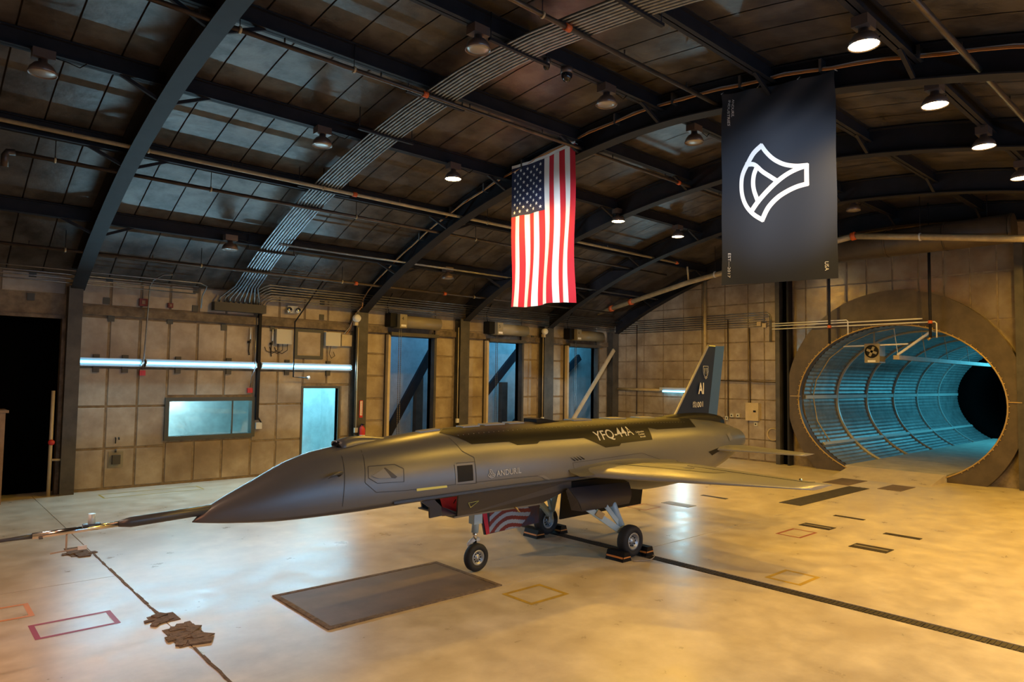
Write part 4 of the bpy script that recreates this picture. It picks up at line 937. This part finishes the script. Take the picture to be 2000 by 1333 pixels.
a = PY(573, 630, YW-.12); mb = MB(); b = PY(632, 548, 16.6); mb.tube([(b.x, b.y, b.z), (a.x, YW-.22, 4.0), (a.x, YW-.22, 2.55), (a.x+.45, YW-.22, 2.53)], .020, 8); t = mb.build('gas_pipe', 'steel'); MB().lathe([(0,-.02),(.05,-.02),(.05,.02),(0,.02)], 12, (a.x+.42, YW-.22, 2.53), 'x').build('valve_wheel', 'whitepaint', t); tag(t, 'dark pipe slanting from the roof and turning above the doorway', 'pipe')
# thing left of the window: square vent box, hook
a, b = PY(212, 883, YW-.05), PY(240, 913, YW-.05); t = MB().box((a.x, YW-.04, b.z), (b.x, YW, a.z)).build('square_vent', 'olive'); MB().box((a.x+.07, YW-.12, b.z+.08), (b.x-.07, YW-.04, a.z-.08)).build('vent_hood', 'darkbox', t); MB().tube([(a.x+.14, YW-.06, a.z-.02), (a.x+.14, YW-.06, a.z+.05)], .02, 8).build('vent_stub', 'darkbox', t); tag(t, 'small square vent with a hood low on the wall left of the window', 'vent')
a = PY(225, 855, YW); t = MB().tube([(a.x, YW-.02, a.z), (a.x, YW-.06, a.z-.02), (a.x, YW-.05, a.z-.13)], .012, 6).build('hook', 'black'); MB().tube([(a.x+.07, YW-.02, a.z), (a.x+.07, YW-.05, a.z-.05)], .012, 6).build('hook_stub', 'black', t); tag(t, 'small black hook above the square wall vent', 'hook')
# fire extinguisher and its sign
a = PY(707, 845, YW-.45); ex = empty('fire_extinguisher'); x, y = 9.70, YW-.42
mb = MB().lathe([(0,.62),(.085,.62),(.09,.66),(.09,1.10),(.07,1.17),(.03,1.21),(.03,1.24),(0,1.24)], 18, (x, y, 0)); mb.build('cylinder', 'red', ex)
MB().lathe([(.0915,.86),(.0915,.97)], 18, (x, y, 0)).build('label_band', 'whitepaint', ex); MB().box((x-.02, y-.09, 1.24), (x+.02, y+.04, 1.27)).build('handle', 'black', ex)
MB().tube([(x-.02, y, 1.25), (x-.11, y-.02, 1.2), (x-.115, y-.02, .8)], .012, 6).build('hose', 'black', ex); MB().box((x-.03, y+.08, .75), (x+.03, YW-.28, 1.15)).build('bracket', 'column', ex)
tag(ex, 'red fire extinguisher mounted on the column by the doorway', 'extinguisher')
sg = MB().box((9.66, YW-.325, 1.44), (9.76, YW-.305, 1.92)).build('extinguisher_sign', 'red'); MB().box((9.675, YW-.328, 1.50), (9.745, YW-.325, 1.90)).build('sign_face', 'whitepaint', sg)
vs_, fs_, W0, H0 = text_mesh('FIRE EXTINGUISHER', 1.0); MB().add([(9.695+v*.04/H0, YW-.331, 1.88-u*.36/W0) for u, v in vs_], fs_).build('lettering', 'red', sg, False)
tag(sg, 'narrow red and white sign above the fire extinguisher', 'sign')
for (px, py, lab) in ((697,622,'white wall speaker at the head of the column by the doorway'), (1064,648,'white wall speaker at the head of the column between the second and third roller doors')):
    a = PY(px, py, YW-.4); t = MB().lathe([(0,-.08),(.09,-.08),(.11,-.03),(.11,.05),(.07,.09),(0,.09)], 14, (a.x, YW-.40, a.z), 'y').build('loudspeaker', 'whitepaint'); MB().box((a.x-.05, YW-.40, a.z-.2), (a.x+.05, YW-.29, a.z-.09)).build('mount', 'beigebox', t); tag(t, lab, 'speaker')
for (px, y0, y1, lab) in ((700,640,836,'thin conduit with an outlet on the column by the doorway'), (896,640,818,'thin conduit with an outlet on the column between the first and second roller doors'), (1061,650,815,'thin conduit with an outlet on the column between the second and third roller doors')):
    a, b = PY(px, y0, YW-.32), PY(px, y1, YW-.32); t = MB().tube([(a.x, YW-.32, a.z), (a.x, YW-.32, b.z)], .014, 6).build('column_conduit', 'beigebox'); MB().box((a.x-.05, YW-.36, b.z-.13), (a.x+.05, YW-.30, b.z)).build('outlet_box', 'greybox', t); tag(t, lab, 'conduit')
# roller doors: housing, hood end with number, hanging chain
for k, (a, b, z0, z1) in enumerate(OPEN[3:]):
    t = empty('roller_door'); x0, x1 = a+.12, b+.06
    MB().tube([(x0, YW-.30, 4.22), (x1, YW-.30, 4.22)], .185, 20).build('hood', 'olive', t)
    e = MB().box((x0-.02, YW-.50, 4.02), (x0+.22, YW-.10, 4.42)).build('end_plate', 'olive', t)
    mapped_text('number', '456'[k], .14, lambda u, v: (x0+.04+u, YW-.502, 4.25+v), 'black', e)
    MB().box((x0+.02, YW-.503, 4.06), (x0+.19, YW-.50, 4.12)).build('label_plate', 'whitepaint', e)
    MB().box((x0-.25, YW-.35, 4.05), (x0-.02, YW-.05, 4.45)).build('drive_box', 'black', t)
    for dx in (0, .07):
        mb = MB()
        for j in range(64): z = 3.98-j*.062; mb.box((a+.20+dx-.009, YW-.31, z-.024), (a+.20+dx+.009, YW-.295, z+.024))
        ch = mb.build('hand_chain', 'conduit', t); ch['kind'] = 'stuff'
    MB().tube([(x0-.2, YW-.2, 4.40), (x0-.35, YW-.3, 4.7), (x0-.30, YW-.5, 5.0)], .014, 6).build('cable', 'black', t)
    MB().box((a-.05, YW-.30, 3.80), (b+.09, YW-.10, 3.90)).build('head_rail', 'column', t)
    MB().box((b-.02, YW-.22, 0), (b+.06, YW-.08, 3.82)).build('guide_rail', 'column', t); MB().box((a-.10, YW-.22, 0), (a-.02, YW-.08, 3.82)).build('guide_rail', 'beigebox', t)
    tag(t, ('roller door housing with a chain above the opening beside the extinguisher', 'roller door housing with a chain above the middle tall opening', 'roller door housing with a chain above the tall opening next to the hall corner')[k], 'roller door', 'roller doors on the left wall')
# wooden crate and pipes by the dark bay
t = empty('wooden_crate'); MB().box((1.05, YW-.75, 0), (1.62, YW-.1, 1.78)).build('box', 'crate', t)
for x in (1.07, 1.56): MB().box((x-.03, YW-.78, 0), (x+.07, YW-.75, 1.80)).build('batten', 'crate', t)
MB().box((1.0, YW-.8, 1.78), (1.68, YW-.05, 1.83)).build('lid', 'crate', t); tag(t, 'tall brown crate standing in front of the dark doorway', 'crate')
t = MB().tube([(2.48, YW-.2, 0), (2.48, YW-.2, 2.2)], .035, 8).build('stand_pipe', 'beigebox'); MB().tube([(2.48, YW-.2, .75), (2.66, YW-.25, .75)], .025, 8).build('branch', 'beigebox', t); MB().lathe([(0,-.02),(.06,-.02),(.06,.02),(0,.02)], 12, (2.48, YW-.26, 1.12), 'y').build('valve_wheel', 'red', t); tag(t, 'tan standpipe with a red valve beside the first column', 'pipe')

# ------------------------------------------------------------------ end wall fittings
a, b = PX(1457, 787, XE-.1), PX(1482, 823, XE-.1); t = MB().box((XE-.14, b.y, b.z), (XE-.02, a.y, a.z)).build('breaker_panel', 'beigebox'); MB().box((XE-.15, b.y+.08, b.z+.28), (XE-.14, b.y+.17, b.z+.34)).build('latch', 'black', t)
MB().tube([(XE-.06, (a.y+b.y)/2+.1, a.z), (XE-.06, (a.y+b.y)/2+.12, 4.38)], .02, 6).build('conduit', 'pipe', t); tag(t, 'beige breaker panel on the wall between tail fin and tunnel', 'electrical panel')
for px, py, lab in ((1430,812,'first grey outlet box left of the breaker panel'), (1442,812,'second grey outlet box touching the breaker panel conduit'), (1477,829,'grey outlet box below the breaker panel'), (1420,817,'grey switch box at the foot of the thin wall pipe')):
    c = PX(px, py, XE-.05); t = MB().box((XE-.09, c.y-.055, c.z-.06), (XE-.02, c.y+.055, c.z+.06)).build('outlet_box', 'greybox'); MB().lathe([(0,-.005),(.025,-.005),(.025,.003)], 10, (XE-.091, c.y, c.z), 'x').build('socket', 'black', t); tag(t, lab, 'outlet')
c = PX(1511, 849, XE); t = MB().lathe([(.17,-.03),(.21,-.03),(.21,.02),(.17,.02),(.17,-.03)], 24, (XE-.03, c.y, c.z), 'x').build('pipe_flange', 'beigebox'); MB().lathe([(0,-.0),(.17,-.0)], 24, (XE-.025, c.y, c.z), 'x').build('blank', 'panel', t); tag(t, 'round flange low on the wall beside the tunnel column', 'flange')
t = MB().tube([(XE-.09, 13.22, 2.0), (XE-.09, 13.22, 6.2)], .06, 10).build('service_pipe', 'ylwpipe'); tag(t, 'thick tan vertical pipe on the end wall behind the tail fin', 'pipe')
for (y, lab) in ((12.35, 'thin dark vertical pipe on the end wall right of the tail fin'), (16.2, 'thin dark vertical pipe on the end wall near the corner')): tag(MB().tube([(XE-.06, y, 1.3), (XE-.06, y, 4.7)], .022, 6).build('service_pipe', 'pipe'), lab, 'pipe')
tag(MB().tube([(XE-.11, 12.6, 2.62), (XE-.11, 10.58, 2.58)], .02, 6).build('service_pipe', 'pipe'), 'thin level pipe across the end wall right of the tail fin', 'pipe')
for k in range(7):
    z = 4.40+.075*k; y1 = 10.75+.05*(k % 4)
    tag(MB().tube([(XE-.05, 17.0, z), (XE-.05, 12.0, z+.02), (XE-.05, y1+.1, z+.02)] + ([(XE-.05, y1, z-.06), (XE-.05, y1, 3.9)] if k > 4 else []), .013, 6).build('conduit_line', 'conduit'), 'thin level conduit in the bundle across the end wall above the tail fin', 'conduit', 'conduits across the end wall')
for y, z, lab in ((11.2, 4.50, 'upper small beige box at the end of the wall conduits'), (11.02, 4.44, 'lower small beige box at the end of the wall conduits')): tag(MB().box((XE-.10, y-.07, z-.07), (XE-.02, y+.07, z+.07)).build('splice_box', 'beigebox'), lab, 'box')
t = empty('tube_fixture'); MB().box((XE-.14, 13.3, 2.22), (XE-.02, 15.1, 2.34)).build('housing', 'fixture', t); MB().tube([(XE-.15, 13.32, 2.2), (XE-.15, 14.95, 2.2)], .024, 8).build('tube', 'tube', t); MB().tube([(XE-.1, 15.1, 2.24), (XE-.1, 17.1, 2.24)], .05, 8).build('feed_pipe', 'ylwpipe', t)
area('end_fixture_light', (XE-.2, 14.1, 2.2), (XE-1.2, 14.1, 1.9), 40, CYAN, .06, 1.6); tag(t, 'bright tube light on the end wall behind the tail fin', 'tube light')
hf = empty('fan_heater'); X = 21.45; a, b = PX(1688, 672, X), PX(1718, 709, X)
MB().box((X, b.y, b.z), (X+.45, a.y, a.z)).build('case', 'olive', hf); cy, cz = (a.y+b.y)/2, (a.z+b.z)/2+.05
MB().lathe([(.17,-.02),(.19,-.02),(.19,.01),(.17,.01)], 20, (X-.01, cy, cz), 'x').build('fan_guard', 'black', hf); MB().lathe([(0,-.004),(.17,-.004)], 20, (X, cy, cz), 'x').build('fan_opening', 'black', hf)
for k in range(4): t_ = PI*k/2+.4; MB().bar((X-.012, cy, cz), (X-.012, cy+.15*math.cos(t_), cz+.15*math.sin(t_)), .02, .07, (0, -math.sin(t_), math.cos(t_))).build('blade', 'olive', hf)
MB().box((X-.004, cy-.1, b.z+.02), (X, cy+.12, b.z+.08)).build('label_plate', 'whitepaint', hf); MB().bar((X+.2, cy, a.z), (X+.2, cy, 4.18), .04, .04).build('hanger', 'olive', hf); tag(hf, 'box fan heater hanging inside the tunnel mouth', 'heater')
tr = empty('trough_fixture'); a = PX(1752, 697, 21.5); MB().box((21.5, a.y-.06, a.z-.08), (31.5, a.y+.10, a.z+.04)).build('trough', 'beigebox', tr)
for x in (21.6, 24, 26.2, 28.6, 31): MB().bar((x, a.y, a.z), (x, a.y+.1, 4.2), .02, .02).build('hanger', 'linerrib', tr)
MB().bar((21.55, a.y, a.z+.05), (21.3, a.y-1.0, a.z+.72), .05, .06).build('stay', 'whitepaint', tr); MB().bar((21.5, a.y+1.5, a.z+.33), (21.5, a.y-.3, a.z+.36), .03, .04).build('cross_bar', 'whitepaint', tr); tag(tr, 'long unlit trough fixture running into the tunnel', 'fixture')
a = [PX(px, py, 21.3) for px, py in ((1738,640),(1690,646),(1645,664),(1610,700),(1592,745),(1590,775),(1600,820),(1625,858))]
gw = []
for p in a:
    d = Vector((0, p.y-EY, p.z-EZ)); k = .985/math.sqrt((d.y/EA)**2+(d.z/EB)**2); gw.append((21.7, EY+d.y*k, EZ+d.z*k))
t = MB().tube(gw, .018, 6).build('tunnel_hose', 'ylwpipe'); tag(t, 'pale yellow hose curving down the inside of the tunnel mouth', 'hose')

# ------------------------------------------------------------------ roof camera, siren
for (px, py, r_, lab, nm) in ((1105,150,.085,'dark dome camera beside the conduits at the crown of the roof','dome_camera'), (1076,128,.05,'small dark siren next to the dome camera','roof_siren')):
    p = PR(px, py, .12); t = MB().lathe([(0,-r_*1.2),(r_*.6,-r_),(r_*.95,-r_*.4),(r_,.0),(r_,.03)], 16, (p.x, 6.98, zr(6.98)-.36)).build(nm, 'glassdark'); MB().lathe([(0,.11),(r_*1.1,.11),(r_*1.1,.02),(0,.02)], 16, (p.x, 6.98, zr(6.98)-.36)).build('base', 'lampshell', t); tag(t, lab, 'camera' if 'dome' in nm else 'siren')

# ------------------------------------------------------------------ flag and banner hanging from the second rib
FX = 9.56
fl = empty('striped_flag'); NY, NZ = 52, 48; y0, y1 = 10.70, 8.86
def flagpt(u, v, o=0):       # u 0..1 left to right, v 0..1 top to bottom
    y = y0+(y1-y0)*u+.012*math.sin(v*7+u*3); zt = 7.06+.10*u-.05*math.sin(PI*u); zb = 4.08+.02*math.cos(u*9)
    x = FX+.03*math.sin(u*24+v*2.2)*(.25+v)+.03*math.sin(v*9+u*5)*(.2+.5*v); return (x-o, y, zt+(zb-zt)*v)
mb = MB(); CAN = int(NZ*.37)
for i in range(NY):
    for j in range(NZ):
        st = i*13//NY; mi = 2 if (j < CAN and st < 7) else st % 2
        mb.add([flagpt(i/NY, j/NZ), flagpt((i+1)/NY, j/NZ), flagpt((i+1)/NY, (j+1)/NZ), flagpt(i/NY, (j+1)/NZ)], [(0,1,2,3)], mi, True)
mb.build('cloth', ['flagred', 'flagwhite', 'flagblue'], fl)
mb = MB(); CU, CV = 7/13, CAN/NZ
for r_ in range(9):
    for c_ in range(11):
        if (r_+c_) % 2: continue
        uc, vc = (r_+1)/10*CU, (c_+1)/12*CV; P = []
        for k in range(10):
            a = PI/2+2*PI*k/10; rr = .043 if k % 2 == 0 else .017; P.append(flagpt(uc+rr*math.cos(a)/1.84, vc-rr*math.sin(a)/3.0, .006))
        P.append(flagpt(uc, vc, .006)); mb.add(P, [(10, k, (k+1) % 10) for k in range(10)])
mb.build('stars', 'flagwhite', fl, False)['kind'] = 'stuff'
MB().grid([[flagpt(k/20, 0, .004) for k in range(21)], [tuple(Vector(flagpt(k/20, 0, .004))+Vector((0,0,.06))) for k in range(21)]]).build('heading', 'flagwhite', fl)
for u in (0, .5, 1): p = flagpt(u, 0); MB().tube([p, (9.62, p[1], rin(p[1])+.20)], .008, 5).build('tie', 'wire', fl)
tag(fl, 'red and white striped flag with stars hung upright from the arched rib', 'flag')
bn = empty('black_banner'); b0, b1 = 5.72, 3.94
def banpt(u, v, o=0):
    y = b0+(b1-b0)*u; zt = 7.17-.20*u-.03*math.sin(PI*u); zb = 4.10-.06*u
    f = max(0, 1-v*4); x = FX+.012*math.sin(u*11+v*3)+.03*f*math.sin(u*16+v*30)+.008*math.sin(v*17+u*4); return (x-o, y, zt+(zb-zt)*v)
mb = MB().grid([[banpt(i/40, j/60) for i in range(41)] for j in range(61)]); mb.build('cloth', 'banner', bn)
def bpx(p, o=.007): 
    u = (p[0]-82)/693; ty = 185-165*u; by = 1305-38*u; return banpt(u, (p[1]-ty)/(by-ty), o)
mb = MB()
for L_, R_ in logo_ribbons(27):
    mid = [((a[0]+b[0])/2, (a[1]+b[1])/2) for a, b in zip(L_, R_)]
    mb.grid([[bpx(p) for p in L_], [bpx(p) for p in mid], [bpx(p) for p in R_]], sm=False)
mb.build('emblem', 'bannerprint', bn, False)
for txt, x, yy, L, h in (('ANDURIL', 152, 206, 108, 17), ('INDUSTRIES', 124, 213, 155, 17), ('EST—2017', 126, 1118, 142, 19), ('USA', 707, 1168, 54, 20)):
    vs_, fs_, W0, H0 = text_mesh(txt, 1.0); MB().add([bpx((x+v/H0*h, yy+u/W0*L)) for u, v in vs_], fs_).build('lettering', 'bannerprint', bn, False)
for u in (0, .35, .7, 1): p = banpt(u, 0); MB().tube([p, (9.62, p[1], rin(p[1])+.25)], .008, 5).build('tie', 'wire', bn)
tag(bn, 'black cloth banner with a white curved emblem hung from the arched rib', 'banner')

# ------------------------------------------------------------------ things on the floor
pc = empty('pit_cover'); MB().box((3.46, 6.58, 0), (5.70, 7.86, .012)).build('plate', 'plate', pc)
for a, b in (((3.40,6.52),(5.76,6.58)), ((3.40,7.86),(5.76,7.92)), ((3.40,6.58),(3.46,7.86)), ((5.70,6.58),(5.76,7.86))): MB().box((*a, 0), (*b, .016)).build('edge_bar', 'rust', pc)
tag(pc, 'large brown steel pit cover set in the floor beside the nose wheel', 'floor cover')
td = empty('trench_drain'); MB().box((8.285, -1.0, -.02), (8.475, 17.0, -.012)).build('channel', 'black', td)
gp = None
for k in range(30):
    if gp is None:
        mb = MB(); mb.box((8.288, 0, -.012), (8.472, .59, -.004))
        for j in range(12): mb.box((8.30, .02+j*.048, -.004), (8.46, .045+j*.048, .002))
        gp = mb.build('grating', 'grate', td); g_ = gp
    else: g_ = gp.copy(); COL.objects.link(g_)
    g_.location.y = -1.0+.6*k
tag(td, 'long dark grated drain crossing the floor under the main wheels', 'drain')
def tape(quad, m, label, wd=.055, grp='tape outlines on the floor'):
    mb = MB(); cx = sum(p[0] for p in quad)/4; cy = sum(p[1] for p in quad)/4
    inn = [(p[0]+(wd if p[0] < cx else -wd), p[1]+(wd if p[1] < cy else -wd)) for p in quad]
    for i in range(4):
        j = (i+1) % 4; mb.add([(*quad[i], .002), (*quad[j], .002), (*inn[j], .002), (*inn[i], .002)], [(0,1,2,3)])
    tag(mb.build('tape_outline', m), label, 'floor marking', grp)
def rect(x0, x1, y0, y1): return [(x0,y1),(x1,y1),(x1,y0),(x0,y0)]
tape(rect(1.12,1.86,8.08,8.58), 'taper', 'dark red tape rectangle on the floor near the broken joint', .05)
tape(rect(.55,1.22,8.89,9.42), 'tapeo', 'orange tape rectangle on the floor beside the red one', .05)
tape(rect(5.54,6.18,5.76,6.28), 'tapey', 'bold yellow tape square on the floor next to the pit cover')
tape(rect(11.33,11.98,5.33,5.77), 'tapep', 'dull red tape square on the floor beyond the wing tip', .045)
tape(rect(8.71,9.30,4.10,4.59), 'tapey', 'faint yellow tape square beside the grated drain')
tape(rect(11.24,11.80,8.45,8.91), 'tapep', 'thin red tape square on the floor under the wing', .03)
tape(rect(3.3,5.3,16.2,16.75), 'tapey', 'yellow tape rectangle on the floor along the left wall', .035)
def flat(name, x0, x1, y0, y1, h, m, label, cat, grp=None): tag(MB().box((x0, y0, 0), (x1, y1, h)).build(name, m), label, cat, grp)
flat('rubber_runner', 14.27, 17.95, 6.70, 7.18, .008, 'rug', 'long black runner mat on the floor leading to the tunnel ramp', 'mat')
flat('door_mat', 18.05, 19.3, 7.25, 7.9, .008, 'plate', 'brown mat left of the runner in front of the ramp', 'mat'); flat('door_mat', 18.12, 19.15, 6.05, 6.58, .008, 'plate', 'brown mat right of the runner in front of the ramp', 'mat')
for k, (x0, x1, y0, y1, lab) in enumerate(((12.2,12.5,8.08,8.75,'tan floor plate under the wing beside the thin red square'), (12.34,12.64,5.29,5.84,'slotted floor plate beyond the dull red square'), (13.74,13.86,5.25,5.81,'narrow floor plate farthest beyond the dull red square'), (11.38,11.72,4.02,4.58,'wide slotted floor plate between dull red square and drain'), (12.80,12.95,4.0,4.57,'narrow floor plate right of the wide slotted plate'), (13.7,13.82,8.12,8.75,'narrow grey floor plate behind the wing'))):
    t = MB().box((x0, y0, 0), (x1, y1, .006)).build('floor_plate', 'olive' if k in (0,) else 'grate'); tag(t, lab, 'floor plate', 'floor plates')
    if x1-x0 > .2: MB().box(((x0+x1)/2-.03, y0+.03, .006), ((x0+x1)/2+.03, y1-.03, .009)).build('slot_bar', 'olive', t)
def scrap(name, x0, x1, y0, y1, label, n=9):
    t = empty(name)
    for k in range(n):
        x = x0+(x1-x0)*random.random(); y = y0+(y1-y0)*random.random(); a = random.random()*PI; s1, s2 = .05+.08*random.random(), .03+.05*random.random()
        c_, s_ = math.cos(a), math.sin(a); MB().poly([(x+c_*s1*i-s_*s2*j, y+s_*s1*i+c_*s2*j, .004) for i, j in ((-1,-1),(1,-.8),(.9,1),(-.8,.9))], (0,0,.006+.01*random.random())).build('flake', 'rust', t)
    MB().box((x0, y0, 0), (x1, y1, .006)).build('patch', 'rust', t); tag(t, label, 'debris', 'broken patches on the floor joint')
scrap('broken_patch', 2.10, 2.36, 7.80, 8.08, 'square broken brown patch on the floor joint beside the red tape', 6)
scrap('broken_patch', 2.12, 2.42, 7.0, 7.58, 'largest crumbled brown patch on the floor joint beside the pit cover', 16)
scrap('broken_patch', 1.95, 2.20, 11.35, 11.95, 'broken brown patch on the floor joint under the nose boom', 6)
jd = empty('joint_filler'); y = 5.6
while y < 11.3:
    L = .16+.12*random.random(); a, b, c_, d = [random.uniform(-.008, .008) for _ in range(4)]
    if not (6.98 < y+L and y < 7.6) and not (7.78 < y+L and y < 8.1):
        MB().poly([(2.207+a, y, .001), (2.233+b, y, .001), (2.233+c_, y+L, .001), (2.207+d, y+L, .001)], (0,0,.003+.006*random.random())).build('filler_piece', 'rust', jd)
    y += L
tag(jd, 'crumbling brown filler strip along the floor joint', 'joint filler')
# wheel chocks
for i, (wx, wy, lab) in enumerate(((8.16, 6.40, 'near main wheel'), (8.20, 8.20, 'far main wheel'))):
    for s, nm in ((-1, 'front'), (1, 'rear')):
        x = wx+s*.27; t = MB().poly([(x-.10, wy-.16, 0), (x+.10, wy-.16, 0), (x+.055, wy-.16, .13), (x-.055, wy-.16, .13)], (0, .32, 0)).build('wheel_chock', 'black')
        MB().poly([(x-.082*1, wy-.163, .05), (x+.082, wy-.163, .05), (x+.075, wy-.163, .068), (x-.075, wy-.163, .068)], (0, .003, 0)).build('stripe', 'tapeo', t)
        MB().poly([(x-.088, wy-.15, .045), (x-.08, wy-.15, .068), (x-.08, wy+.15, .068), (x-.088, wy+.15, .045)], (-.004, 0, 0)).build('stripe', 'tapeo', t)
        tag(t, 'black striped wheel chock at the %s of the %s' % (nm, lab), 'chock')
    pts = [(wx-.2+.5*k/10, wy-.22-.10*math.sin(PI*k/10), .012) for k in range(11)]
    if i == 0: tag(MB().tube(pts, .008, 5).build('chock_rope', 'woodstick'), 'rope lying on the floor between the chocks of the near wheel', 'rope')
